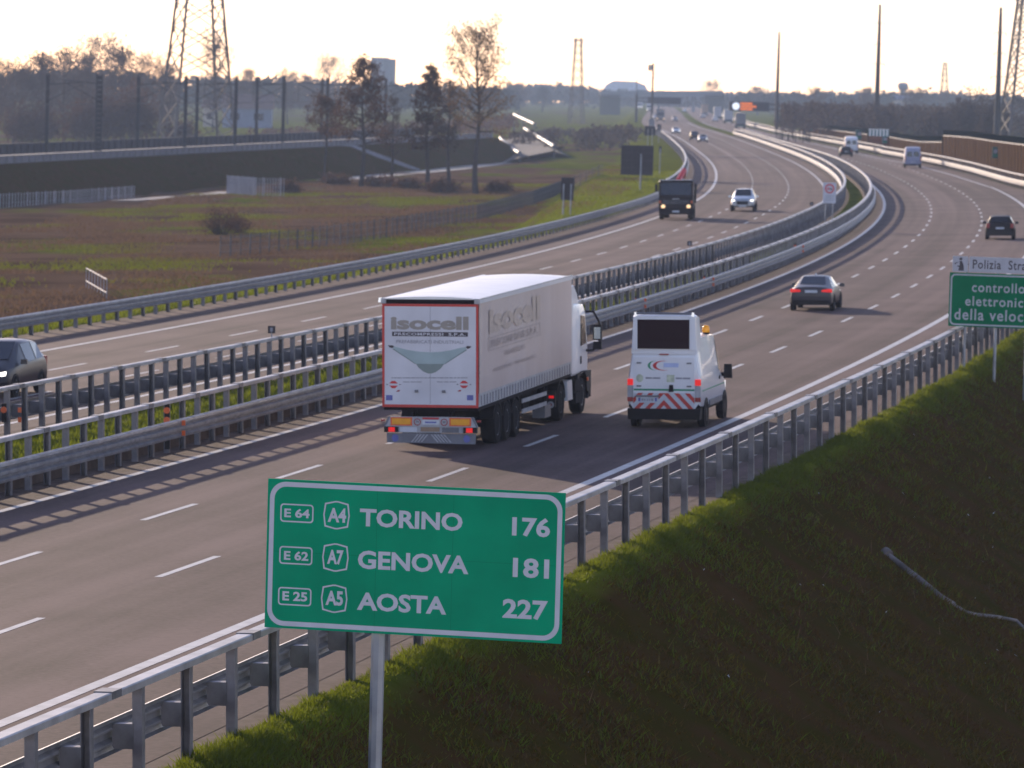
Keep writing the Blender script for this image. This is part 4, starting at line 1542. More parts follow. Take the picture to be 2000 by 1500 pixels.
    for x in (-.42, .42):
        mb.box((x, A + 1.6, .80), (.1, 5.4, .26), 'chassis')
    mb.box((0, A + .4, .95), (1.0, 1.2, .10), 'chassis')
    mb.box((0, A + 1.8, .6), (1.6, 1.5, .6), 'chassis')
    mb.build('tractor_chassis', t)
    mb = MB(); mb.box((1.05, A - .78, .66), (.36, .1, .46), 'black'); mb.box((1.12, A - .84, .72), (.14, .03, .07), 'taillit'); mb.build('tail_light', t)
    mb = MB()
    c = [(1.10 + .10 * math.cos(2 * PI * i / 18), .50 + .10 * math.sin(2 * PI * i / 18)) for i in range(18)]
    gpoly(mb, c, A - .85, 'lgrey'); gpoly(mb, [(1.10 + (x - 1.10) * .4, .5 + (z - .5) * .4) for x, z in c], A - .852, 'reddull'); mb.build('speed_disc', t)
    mb = MB(); mb.box((1.08, A + 1.35, .78), (.36, .85, .56), 'white', taper=(.9, .9)); mb.build('fuel_tank', t, smooth=30)
    mb = MB(); mb.box((1.16, A + 2.5, .85), (.22, .9, .34), 'chassis'); mb.box((1.2, A + 2.55, .5), (.14, .7, .3), 'chassis'); mb.build('cab_steps', t)
    # cab: side profile with raked screen, roof spoiler, flared fairing
    c0, c1 = 13.98, B + .98
    prof = [(c0, 1.15), (c1 - .02, 1.15), (c1 + .0, 1.75), (c1 - .10, 2.1), (c1 - .42, 2.95), (c1 - .75, 3.15), (c0 + .1, 3.22), (c0, 3.1)]
    rings = []
    for x in (-1.235, -1.20, 1.20, 1.235):
        e = .06 if abs(x) > 1.21 else 0
        cy = sum(p[0] for p in prof) / len(prof); cz = 2.1
        rings.append([(x, y + (cy - y) * e, z + (cz - z) * e) for y, z in prof])
    mb = MB(); mb.loft(rings, 'white'); mb.build('cab', t, smooth=30)
    mb = MB()
    sp = [(c0, 3.15), (c0 + 1.35, 3.12), (c0 + 1.1, 3.45), (c0 + .55, 3.72), (c0, 3.80)]
    mb.prism(sp, 0, -1.16, 1.16, 'white'); mb.build('roof_spoiler', t, smooth=30)
    for s_ in (-1, 1):
        mb = MB(); mb.prism([(c0 - .26, 1.25), (c0 + .02, 1.2), (c0 + .02, 3.75), (c0 - .26, 3.72)], 0, s_ * 1.17, s_ * 1.235, 'white'); mb.build('side_fairing', t)
        mb = MB(); q = [(s_ * 1.242, c1 - 1.25, 1.95), (s_ * 1.242, c1 - .30, 2.0), (s_ * 1.242, c1 - .52, 2.78), (s_ * 1.242, c1 - 1.25, 2.85)]
        patch(mb, q if s_ > 0 else q[::-1], 'glass', 0, .004); mb.build('side_window', t)
        mb = MB(); mb.box((s_ * 1.245, c1 - 1.2, 1.55), (.03, .12, .22), 'black'); mb.build('door_handle', t)
        mb = MB(); mb.prism([(B - .75, .62), (B - .62, 1.02), (B - .3, 1.22), (B + .3, 1.22), (B + .62, 1.02), (B + .75, .62), (B + 1.36, .40), (B + 1.40, 1.18), (B - .85, 1.18)], 0, s_ * 1.16, s_ * 1.26, 'black'); mb.build('wheel_arch', t)
        mb = MB(); mb.box((s_ * 1.27, B + .75, .95), (.04, .14, .10), 'orangered'); mb.build('side_marker', t)
        # mirrors on a bow
        mb = MB()
        xm, ym = s_ * 1.55, c1 - .02
        pts = [(s_ * 1.22, c1 - .38, 2.92), (s_ * 1.42, c1 - .1, 2.90), (xm + s_ * .02, ym, 2.60), (xm + s_ * .04, ym, 1.95), (s_ * 1.40, c1 - .1, 1.78), (s_ * 1.22, c1 - .30, 1.78)]
        mb.path(pts, .035, 'black', 6); mb.build('mirror_bow', t, smooth=40)
        mb = MB(); mb.box((xm - s_ * .02, ym - .02, 2.30), (.26, .14, .46), 'black', taper=(.85, .85)); mb.box((xm - s_ * .02, ym - .02, 1.92), (.26, .14, .22), 'black', taper=(.9, .9)); mb.build('mirror_housing', t)
        mb = MB(); mb.box((xm - s_ * .02, ym - .094, 2.28), (.19, .006, .34), 'mirror'); mb.build('mirror_glass', t)
    mb = MB(); q = [(-1.1, c1 - .09, 2.08), (1.1, c1 - .09, 2.08), (1.08, c1 - .41, 2.93), (-1.08, c1 - .41, 2.93)]; patch(mb, q[::-1], 'glass', .02, .012); mb.build('windscreen', t)
    mb = MB(); mb.box((0, c1 + .02, .75), (2.5, .2, .75), 'black'); mb.build('bumper', t)
    for s_ in (-1, 1):
        mb = MB(); mb.box((s_ * .95, c1 + .12, .72), (.42, .05, .22), 'headpale'); mb.build('headlight', t)
    mb = MB(); mb.box((0, c1 + .01, 1.45), (1.9, .06, .5), 'black'); mb.build('grille', t)


lorry()


# ---- the white works van with the matrix board
def works_van():
    M = basis(*gpix(1297, 836), rad(10.6))
    t = thing('works_van', 'white works van with dark matrix board and red-white chevrons, right of the lorry', 'van', M)
    k = .002833
    cx = 726

    def X(zx): return (zx - cx) * k * 1.02

    def Z(zy): return (1378 - zy) * k
    st = [(0, .52, 1.45, 2.36, .97, .95, .84), (.06, .45, 1.45, 2.44, 1.02, 1.0, .86), (.5, .42, 1.45, 2.50, 1.03, 1.01, .86), (2.2, .42, 1.42, 2.52, 1.03, 1.01, .86), (3.55, .42, 1.36, 2.47, 1.03, 1.01, .84), (3.95, .42, 1.32, 2.36, 1.03, 1.0, .82),
          (4.85, .42, 1.18, 1.40, 1.01, .96, .78), (5.35, .42, .98, 1.08, .95, .9, .68), (5.6, .46, .75, .85, .82, .78, .56)]
    mb = MB(); car_body(mb, st, 'vanwhite'); mb.build('body', t, smooth=38)
    # raised board housing sloping down forwards
    mb = MB()
    rings = []
    for y, zt, wt, zb in ((-.03, 3.10, .86, 2.05), (.10, 3.16, .88, 2.1), (.55, 3.10, .90, 2.3), (1.5, 2.66, .78, 2.4), (1.9, 2.50, .66, 2.42)):
        rings.append([(-wt - .05 * (zt > 2.9), y, zb), (wt + .05 * (zt > 2.9), y, zb), (wt, y, zt - .06), (wt - .08, y, zt), (-wt + .08, y, zt), (-wt, y, zt - .06)])
    mb.loft(rings, 'vanwhite'); mb.build('board_housing', t, smooth=35)
    Yb = -.045
    mb = MB(); mb.box(((X(470) + X(970)) / 2, Yb, (Z(318) + Z(602)) / 2), (X(970) - X(470), .05, Z(318) - Z(602)), 'screen'); mb.build('matrix_board', t)
    for s_ in (-1, 1):
        mb = MB(); mb.box((s_ * .79, Yb + .01, 2.62), (.14, .06, .92), 'vanwhite'); mb.build('board_post', t, smooth=30)
        mb = MB(); mb.tube((s_ * .80, -.02, 3.10), (s_ * .80, -.02, 3.20), .04, .035, 'headpale', 10); mb.build('marker_lamp', t)
    mb = MB(); mb.tube((-.82, -.02, 3.17), (.82, -.02, 3.17), .03, .03, 'grey', 8); mb.build('light_bar', t)
    # rear doors
    Yd = -.022
    for s_ in (-1, 1):
        mb = MB()
        mb.prism([(s_ * .010, .56), (s_ * .86, .56), (s_ * .86, 1.35), (s_ * .84, 1.96), (s_ * .012, 1.96)], 1, Yd, .02, 'vanwhite')
        mb.build('rear_door', t, smooth=30)
        for zy in (742, 968):
            mb = MB(); mb.box((s_ * .70, Yd - .012, Z(zy)), (.13, .03, .04), 'grey'); mb.build('door_hinge', t)
    mb = MB(); mb.box((0, -.035, Z(657)), (.26, .03, .035), 'reddull'); mb.build('high_brake_light', t)
    Yg = Yd - .004
    mb = MB(); grect(mb, -.85, .85, Z(1013), Z(995), Yg, 'green'); mb.build('green_stripe', t)
    # chevron field
    mb = MB()
    z0, z1 = Z(1192), Z(1036)
    grect(mb, X(428), X(1020), z0, z1, Yg, 'plate')
    xm = X(725)
    H = z1 - z0
    for s_ in (-1, 1):
        lim = (X(1020) - xm) if s_ > 0 else (xm - X(428))
        for i in range(-2, 8):
            a = i * .30 - .02
            poly = [(a, z1), (a + .14, z1), (a + .14 + H * .95, z0), (a + H * .95, z0)]
            # clip to 0..lim
            def clip(P, c, keep_ge):
                out = []
                for (p, q) in zip(P, P[1:] + P[:1]):
                    ip, iq = (p[0] >= c) == keep_ge or p[0] == c, (q[0] >= c) == keep_ge or q[0] == c
                    if ip: out.append(p)
                    if ip != iq:
                        f = (c - p[0]) / (q[0] - p[0]); out.append((c, p[1] + f * (q[1] - p[1])))
                return out
            poly = clip(poly, 0.0, True)
            if len(poly) > 2: poly = clip(poly, lim, False)
            if len(poly) > 2:
                P = [(xm + s_ * x, z) for x, z in poly]
                gpoly(mb, P[::-1] if s_ > 0 else P, Yg - .002, 'redstripe')
    mb.build('chevron_panel', t)
    mb = MB(); mb.box((X(565), Yg - .012, Z(1100)), (X(672) - X(458), .02, Z(1066) - Z(1130)), 'plate')
    grect(mb, X(478), X(500), Z(1118), Z(1082), Yg - .024, 'blue'); grect(mb, X(640), X(658), Z(1118), Z(1082), Yg - .024, 'blue')
    for a, b in ((510, 528), (535, 548), (560, 572), (580, 592), (600, 625)):
        grect(mb, X(a), X(b), Z(1114), Z(1090), Yg - .024, 'greyletter')
    mb.build('number_plate', t)
    mb = MB(); mb.box((X(568), Yg - .02, Z(1066)), (.68, .05, .05), 'grey'); mb.build('plate_lamp', t)
    mb = MB(); mb.box((X(796), Yg - .015, Z(988)), (.13, .05, .19), 'black', taper=(.8, .9)); mb.build('door_handle', t)
    # emblem: two arcs and a pale script
    mb = MB()

    def arc(cx_, cz_, rx, rz, a0, a1, w0, m, y):
        n = 18
        V = []
        for i in range(n + 1):
            a = rad(a0 + (a1 - a0) * i / n)
            f = math.sin(PI * i / n)
            V.append((cx_ + rx * math.cos(a), y, cz_ + rz * math.sin(a)))
            V.append((cx_ + (rx - w0 * f) * math.cos(a), y, cz_ + (rz - w0 * .35 * f) * math.sin(a)))
        mb.add(V, [(2 * i, 2 * i + 1, 2 * i + 3, 2 * i + 2) for i in range(n)], m)
    arc(X(640), Z(768), .21, .13, 75, 285, .07, 'green', Yg)
    arc(X(720), Z(768), .30, .135, 68, 300, .10, 'red', Yg - .001)
    text_mb('sias', 'lblue', X(718), X(868), Z(785), Z(738), mb, Yg - .002, bold=.03) if False else grect(mb, X(722), X(866), Z(783), Z(742), Yg - .002, 'lblue')
    mb.build('emblem', t)
    mb = MB()
    gpoly(mb, [(X(490) + .10 * math.cos(2 * PI * i / 16), Z(892) + .11 * math.sin(2 * PI * i / 16)) for i in range(16)], Yg, 'paleyellow'); mb.build('sticker', t)
    mb = MB(); grect(mb, X(752), X(826), Z(928), Z(858), Yg, 'paleyellow'); mb.build('sticker', t)
    mb = MB()
    for a, b in ((548, 610), (618, 690), (838, 900), (908, 980)):
        grect(mb, X(a), X(b), Z(898), Z(882), Yg, 'greyletter')
    mb.build('caption_lines', t)
    for s_ in (-1, 1):
        x = s_ * .945
        mb = MB(); mb.box((x, .01, Z(930)), (.15, .12, .17), 'taillit'); mb.box((x, .01, Z(1030)), (.15, .11, .38), 'lgrey'); mb.box((x, .01, Z(1098)), (.15, .12, .12), 'reddull'); mb.build('tail_light', t)
        mb = MB(); mb.box((s_ * .92, -.04, .43), (.05, .02, .05), 'reddull'); mb.build('bumper_reflector', t)
    mb = MB(); mb.prism([(-1.0, .24), (1.0, .24), (1.02, .54), (-1.02, .54)], 1, -.07, .35, 'black'); mb.build('bumper', t, smooth=30)
    for y in (1.02, 4.62):
        for s_ in (-1, 1):
            mb = MB(); mb.lathe((s_ * 1.0, y, .36), 0, [(.44, -.12 * s_), (.44, .038 * s_)], 'black', 20); mb.build('wheel_arch', t)
            wheel(t, s_ * 1.045, y, .345, .23)
    for s_ in (-1, 1):
        mb = MB(); mb.box((s_ * 1.034, 2.8, .62), (.03, 2.4, .16), 'grey'); mb.build('side_moulding', t)
        mb = MB(); mb.box((s_ * 1.034, 2.4, 1.02), (.012, 4.2, .03), 'green'); mb.build('side_stripe', t)
        q = side_quads(st, 4, 5, s_)[0]
        mb = MB(); patch(mb, q, 'glass', .14, .012); mb.build('side_window', t)
        mb = MB(); patch(mb, [(s_ * 1.015, 3.55, 1.36), (s_ * 1.012, 3.95, 1.32), (s_ * .9, 4.45, 1.55), (s_ * .86, 3.55, 2.2)][::(1 if s_ > 0 else -1)], 'glass', .1, .012) if False else mb.box((s_ * 1.0, 3.6, 1.22), (.07, .18, .10), 'black'); mb.build('door_handle', t)
        mb = MB(); mb.box((s_ * 1.17, 4.28, 1.36), (.24, .16, .40), 'black', taper=(.85, .8)); mb.tube((s_ * 0.98, 4.3, 1.26), (s_ * 1.10, 4.28, 1.28), .06, .05, 'black', 8); mb.build('wing_mirror', t, smooth=30)
        mb = MB(); mb.box((s_ * .72, 5.42, .92), (.4, .3, .2), 'headpale'); mb.build('headlight', t)
    mb = MB(); patch(mb, top_quad(st, 5, 6, .9), 'glass', .05, .02); mb.build('windscreen', t)
    # amber beacon near the right edge of the roof
    mb = MB(); mb.lathe((.76, 2.75, 2.47), 2, [(.10, 0), (.10, .05), (.085, .06)], 'black', 14); bc = mb.build('beacon_base', t, smooth=40)
    mb = MB(); mb.lathe((.76, 2.75, 2.53), 2, [(.10, 0), (.105, .08), (.09, .17), (.05, .20)], 'beacon', 14); mb.build('beacon', t, smooth=50)


works_van()

# ---- cars, near to far
c_ = make_car('saloon_car', 'taupe saloon car with red tail lights, driving away ahead of the works van', on_road(1584, 607.5, 'R'), 'saloon', 'bmw', tail='taillit')
mb = MB(); mb.prism([(2.0, 1.45), (2.2, 1.45), (2.06, 1.53)], 0, -.02, .02, 'white'); mb.build('roof_fin', c_)
make_car('hatchback_car', 'black hatchback driving away at the right edge, above the green speed control sign', on_road(1953, 468, 'R'), 'hatch', 'carblack')
make_car('people_carrier', 'dark people carrier with lit headlights coming towards us at the left edge', basis(*gpix(-44, 779), head('L', 152) + PI + rad(-1), 0) @ Matrix.Translation((0, -4.45, 0)), 'mpv', 'carnavy', headm='headlight')
make_car('estate_car', 'pale silver oncoming car with bright headlights, right of the dark lorry', basis(*gpix(1450, 413), head('L', 386) + PI, 0) @ Matrix.Translation((0, -4.5, 0)), 'suv', 'carsilver', headm='headlight')
make_car('panel_van', 'white panel van tinted shade-blue, driving away beside the sunlit gold rail', on_road(1783, 328, 'R', yaw=rad(1)), 'van', 'vanshade')
make_car('panel_van', 'white panel van driving away just behind a small dark car', on_road(1663, 300, 'R'), 'van', 'vanwhite')
make_car('hatchback_car', 'small dark car close behind the distant white panel van', on_road(1653, 306, 'R'), 'hatch', 'carblack')


def far_oncoming(px, py, kind, paint, label, hm='headlight', k='L', rev=True, name='oncoming_car', group=None):
    return make_car(name, label, on_road(px, py, k, rev=rev), kind, paint, headm=hm, group=group)


far_oncoming(1372, 278, 'hatch', 'cargrey', 'front car of the close oncoming pair, with two white headlights')
far_oncoming(1356, 274, 'suv', 'carblack', 'rear car of the close oncoming pair, darker with an orange glint', hm='headwarm')
far_oncoming(1320, 261, 'saloon', 'carwhite', 'white oncoming car following the pair, left of the lane line')
far_oncoming(1318, 237, 'hatch', 'cargrey', 'small grey oncoming car right of the distant lit lorry', hm='headpale')
far_oncoming(1280, 232, 'hatch', 'carwhite', 'pale oncoming car behind the camera mast, beside the distant lorry')
make_car('distant_car', 'pale car driving away near the distant queue of lorries', on_road(1373, 231, 'R'), 'hatch', 'carsilver')
make_car('distant_car', 'white car driving away between two distant lorries', on_road(1397, 238, 'R'), 'hatch', 'carwhite')
make_car('distant_car', 'white car farthest up the right carriageway under the sign gantry', on_road(1337, 219, 'R'), 'suv', 'carwhite')


def far_lorry(name, label, M, boxm, cabm, rev, hm=None, h=3.9, length=11, low='chassis'):
    """boxy distant lorry: rear at local y=0"""
    t = thing(name, label, 'lorry', M, None)
    mb = MB(); mb.box((0, length / 2, (h + 1.1) / 2), (2.5, length, h - 1.1), boxm); mb.build('cargo_box', t)
    mb = MB()
    mb.prism([(length + .3, .9), (length + 2.5, .9), (length + 2.5, 1.9), (length + 2.2, 2.95), (length + .3, 3.05)], 0, -1.22, 1.22, cabm); mb.build('cab', t)
    mb = MB(); mb.box((0, length / 2 + 1, .85), (1.6, length + 2, .5), low); mb.build('chassis', t)
    mb = MB(); mb.box((0, .05, .6), (2.3, .15, .35), low if rev else 'teal'); mb.build('bumper', t)
    mb = MB(); q = [(-1.1, length + 2.5, 1.95), (1.1, length + 2.5, 1.95), (1.1, length + 2.22, 2.88), (-1.1, length + 2.22, 2.88)]; patch(mb, q[::-1], 'glass', .02, .02); mb.build('windscreen', t)
    for y in (1.5, 2.8, length + 1.4):
        for s_ in (-1, 1):
            wheel(t, s_ * 1.22, y, .5, .35, rimm='grey')
    for s_ in (-1, 1):
        mb = MB(); mb.box((s_ * .95, length + 2.52, .95), (.35, .08, .26), hm or 'headpale'); mb.build('headlight', t)
        mb = MB(); mb.box((s_ * 1.0, -.03, .8), (.3, .05, .15), 'reddull'); mb.build('tail_light', t)
    return t


def onc(px, py, length=11):
    return on_road(px, py, 'L', rev=True) @ Matrix.Translation((0, -length - 2.5, 0))


far_lorry('distant_lorry', 'distant blue-grey oncoming lorry with two warm headlights near the camera mast', onc(1290, 238), 'cargrey', 'cargrey', True, 'headwarm')
far_lorry('distant_lorry', 'distant dark lorry driving away with teal lower rear, nearest of the queue', on_road(1447, 251, 'R', yaw=rad(.3)), 'cargrey', 'cargrey', False)
far_lorry('distant_lorry', 'distant grey lorry driving away, second of the queue left of the matrix sign', on_road(1423, 241, 'R'), 'lgrey', 'white', False)
far_lorry('distant_lorry', 'distant pale lorry driving away, third of the queue', on_road(1402, 234, 'R'), 'lgrey', 'white', False, h=4.2)
far_lorry('distant_lorry', 'distant brownish lorry driving away, farthest of the queue', on_road(1377, 226, 'R'), 'brownplate', 'white', False, h=4.2)
far_lorry('distant_lorry', 'distant white oncoming lorry, hazy behind the mast', onc(1268, 218), 'white', 'white', True, 'headlight', h=3.6)
far_lorry('distant_lorry', 'farthest hazy oncoming lorry left of the mast', onc(1250, 213), 'white', 'white', True, 'headlight', h=3.4)


# ---- the dark lorry coming towards us
def dark_lorry():
    v0 = gpix(1320, 429)[1]
    L_ = 7.6
    M = basis(*gpix(1320, 429), head('L', v0) + PI - rad(2.0), 0) @ Matrix.Translation((0, -L_, 0))
    t = thing('dark_lorry', 'dark maroon oncoming lorry with warm headlights and a red crane behind its cab', 'lorry', M)
    W = 1.24
    prof = [(L_ - 1.75, .75), (L_, .75), (L_ + .02, 1.65), (L_ - .10, 1.75), (L_ - .28, 2.72), (L_ - .45, 2.84), (L_ - 1.75, 2.86)]
    rings = []
    for x in (-W, -W + .05, W - .05, W):
        e = .045 if abs(x) == W else 0
        rings.append([(x, y + (L_ - .9 - y) * e, z + (1.8 - z) * e) for y, z in prof])
    mb = MB(); mb.loft(rings, 'truckdark'); mb.build('cab', t, smooth=30)
    mb = MB(); mb.box((0, L_ - .42, 2.86), (2.3, .5, .05), 'lgrey'); mb.build('roof_edge_strip', t)  # pale strip lying along the front edge of the cab roof
    mb = MB(); q = [(-1.12, L_ - .105, 1.78), (1.12, L_ - .105, 1.78), (1.10, L_ - .28, 2.68), (-1.10, L_ - .28, 2.68)]; patch(mb, q[::-1], 'glass', .02, .012); mb.build('windscreen', t)
    for s_ in (-1, 1):
        mb = MB(); q = [(s_ * W, L_ - 1.45, 1.8), (s_ * W, L_ - .3, 1.8), (s_ * W * .995, L_ - .45, 2.6), (s_ * W * .995, L_ - 1.45, 2.6)]; patch(mb, q if s_ > 0 else q[::-1], 'glass', .03, .012); mb.build('side_window', t)
        mb = MB(); mb.lathe((s_ * .92, L_ + .02, .95), 1, [(.15, 0), (.15, .05), (.12, .07)], 'headwarm', 14); mb.build('headlight', t)
        mb = MB(); mb.box((s_ * 1.42, L_ - .15, 2.3), (.2, .1, .55), 'black'); mb.tube((s_ * 1.2, L_ - .2, 2.65), (s_ * 1.42, L_ - .15, 2.6), .02, .02, 'black', 6); mb.build('wing_mirror', t)
        mb = MB(); mb.box((s_ * 1.15, L_ + .03, 1.28), (.12, .04, .16), 'orangered'); mb.build('indicator', t)
        wheel(t, s_ * 1.22, L_ - 1.0, .5, .32, rimm='grey')
        wheel(t, s_ * 1.22, 1.8, .5, .55, rimm='grey')
    mb = MB(); mb.box((0, L_ + .04, .62), (2.46, .22, .46), 'chassis'); mb.build('bumper', t)
    mb = MB(); mb.box((0, L_ + .155, .60), (.52, .02, .12), 'plate'); mb.build('number_plate', t)
    mb = MB(); mb.box((0, L_ + .03, 1.28), (1.9, .04, .34), 'black')
    for z in (1.18, 1.28, 1.38):
        mb.box((0, L_ + .055, z), (1.85, .02, .03), 'grey')
    mb.build('grille', t)
    mb = MB(); mb.box((0, L_ + .075, 1.50), (.5, .02, .07), 'lgrey'); mb.build('badge', t)
    mb = MB(); mb.box((0, 3, .85), (1.1, 5.8, .35), 'chassis'); mb.build('chassis', t)
    mb = MB(); mb.box((0, 2.6, 1.62), (2.45, 5.2, 1.05), 'truckdark')
    for y in np.arange(.4, 5.2, .8):
        for s_ in (-1, 1):
            mb.box((s_ * 1.24, y, 1.62), (.06, .08, 1.05), 'chassis')
    mb.build('load_bed', t)
    mb = MB(); mb.box((0, 5.5, 1.9), (1.6, .5, 1.9), 'red'); mb.tube((-.1, 5.5, 2.8), (-.5, 4.2, 3.55), .22, .18, 'red', 8); mb.tube((-.5, 4.2, 3.5), (-.4, 2.4, 3.0), .18, .14, 'red', 8); mb.build('crane', t, smooth=30)


dark_lorry()


# ------------------------------------------------------------------ noise wall on the right
def ue(v): return np.interp(v, UE_V, UE_U)


def wall_v(px, off=2.6):
    v = np.arange(420, 1500, 1.0)
    x = 1000 + FPX * (ue(v) + off) / v
    return float(np.interp(-px, -x, v))


def noise_wall(label, pxs, tops, capm='capgreen', cap=.68, panel='wood', cap_on=True):
    V = np.array([wall_v(p) for p in pxs]); T = np.array([ray_v(p, y, v)[1] for p, y, v in zip(pxs, tops, V)])
    vv = np.arange(V[0], V[-1] + .01, (V[-1] - V[0]) / max(6, int(abs(V[-1] - V[0]) / 5)))
    uu = ue(vv) + 2.6; tt = np.interp(vv, V, T) if V[0] < V[-1] else np.interp(-vv, -V, T)
    o = L(uu[0], vv[0], 0)
    t = thing('noise_wall', label, 'noise wall', Matrix.Translation(o), 'wooden noise wall sections on the right')

    def band(z0, z1, th, m, name):
        mb = MB()
        rings = []
        for a, b, c in zip(uu, vv, tt):
            lo = -1.0 if z0 is None else c + z0
            hi = c + z1
            rings.append([L(a - th, b, lo), L(a + th, b, lo), L(a + th, b, hi), L(a - th, b, hi)])
        mb.loft(rings, m); mb.build(name, t, org=o)
    band(None, -cap if cap_on else 0, .10, panel, 'panel')
    if cap_on:
        band(-cap, 0, .13, capm, 'cap')
        band(-cap - .12, -cap, .14, 'lgrey', 'ledge')
    mb = MB()
    for a, b, c in zip(uu[::1], vv[::1], tt[::1]):
        k0 = len(mb.v); mb.box((-.14, 0, (c - 1 - cap) / 2), (.10, .12, c + 1 - cap), panel); mb.xf(basis(a, b, 0), k0)
    mb.build('panel_posts', t, org=o)
    return t


noise_wall('tallest section of the brown noise wall with dark green cap, at the right edge', [2110, 2000, 1940, 1895, 1843], [283, 268.5, 262.5, 256.5, 253.5])
noise_wall('middle lower section of the brown noise wall, dipping behind the shade-blue white van', [1841, 1797, 1738], [266, 266.5, 258])
noise_wall('reddish low wall section under the white barred railing', [1736, 1697], [267, 265], cap_on=False, panel='woodfar')
noise_wall('far section of the brown noise wall, behind the white panel van', [1695, 1670, 1620, 1565], [252, 249.5, 244, 239], cap=.8)


def wall_item(px, py0, py1, wpx, name, label, cat, m, bars=0):
    v = wall_v(px, 2.3); u, w0 = ray_v(px, py1, v); w1 = ray_v(px, py0, v)[1]
    W = wpx * v / FPX
    t = thing(name, label, cat, basis(u, v, 0, w0, vertical=True))
    H = w1 - w0
    if bars:
        for i in range(bars):
            mb = MB(); mb.box((-W / 2 + W * (i + .5) / bars, 0, H / 2), (.24, .06, H), 'white'); mb.build('bar', t)
        mb = MB(); mb.box((0, .02, H - .08), (W, .05, .1), 'white'); mb.box((0, .05, H * .5), (W, .03, H), 'teal'); mb.build('rail', t)
    else:
        mb = MB(); mb.box((0, 0, H / 2), (W, .06, H), m); mb.build('panel', t)
        mb = MB(); mb.box((0, -.035, H * .62), (W * .5, .01, H * .3), 'signwhite2' if m == 'teal' else 'white'); mb.box((0, -.035, H * .25), (W * .6, .01, H * .12), 'signgreen'); mb.build('pictogram', t)
    return t


wall_item(1944, 287, 309, 13, 'exit_panel', 'teal exit panel on the near noise wall section', 'exit panel', 'teal')
wall_item(1679, 254, 273, 16, 'exit_panel', 'teal exit panel with pale top, left of the white barred railing', 'exit panel', 'teal')
wall_item(1729, 266, 281, 12, 'exit_panel', 'teal exit panel on the reddish wall under the white railing', 'exit panel', 'teal')
wall_item(1584, 246, 256, 9, 'exit_panel', 'small teal exit panel on the far noise wall section', 'exit panel', 'teal')
wall_item(1716, 252, 266, 40, 'white_railing', 'white barred railing in the gap of the noise wall', 'railing', 'white', bars=6)


# ------------------------------------------------------------------ masts, pylons, gantries
def gnd(px, v): return float(gw(at_v(px, v), v))


def monopole(label, px, top, v, r0=.62, r1=.24, arms=(), name='power_pole', lean=0):
    u, w1 = ray_v(px, top, v); g = gnd(px, v)
    t = thing(name, label, 'pole', basis(u + 0.028 * 0, v, 0, g, vertical=True), 'tall poles along the motorway')
    # foot straight below in true vertical
    H = w1 - g
    t.matrix_basis = basis(u - math.tan(ROLL) * H, v, 0, g, vertical=True)
    mb = MB()
    n = 6
    for i in range(n):
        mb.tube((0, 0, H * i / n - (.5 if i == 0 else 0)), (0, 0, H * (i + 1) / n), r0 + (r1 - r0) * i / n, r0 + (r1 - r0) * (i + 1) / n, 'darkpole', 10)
    mb.build('shaft', t, smooth=50)
    for f, w in arms:
        mb = MB(); mb.tube((-w, 0, H * f + .15), (w, 0, H * f + .15), .05, .05, 'darkpole', 5)
        for s_ in (-1, 1):
            mb.tube((s_ * w, 0, H * f + .15), (s_ * w, 0, H * f - .35), .06, .06, 'darkpole', 5)
        mb.build('crossarm', t)
    return t


monopole('tall dark power pole standing in the middle of the right-hand woods', 1719, 8, 930, arms=((.86, 1.0), (.71, .9), (.57, 1.2)))
monopole('dark power pole behind the orange lit matrix sign', 1522, 62, 1250, arms=((.80, 2.0), (.60, 2.2)))
monopole('dark power pole beside the lattice pylon at the right edge', 1955, 14, 800, arms=((.82, 1.0), (.68, .9), (.52, 1.2)))
monopole('slim hazy mast left of the camera mast, beside the far sign gantry', 1244, 153, 1700, .25, .1)


def camera_mast():
    t = monopole('camera mast with a small box at its top, left of the far carriageway', 1276, 123, 1230, .30, .22, name='camera_mast')
    H = 9.3 + 55 * 1230 / FPX - gnd(1276, 1230)
    mb = MB(); mb.box((-.75, 0, H - 1.2), (1.0, .7, 1.5), 'housewall2'); mb.build('camera_box', t)
    mb = MB(); mb.box((0, 0, 1.2), (1.4, 1.0, 2.6), 'grey'); mb.build('cabinet', t)


camera_mast()


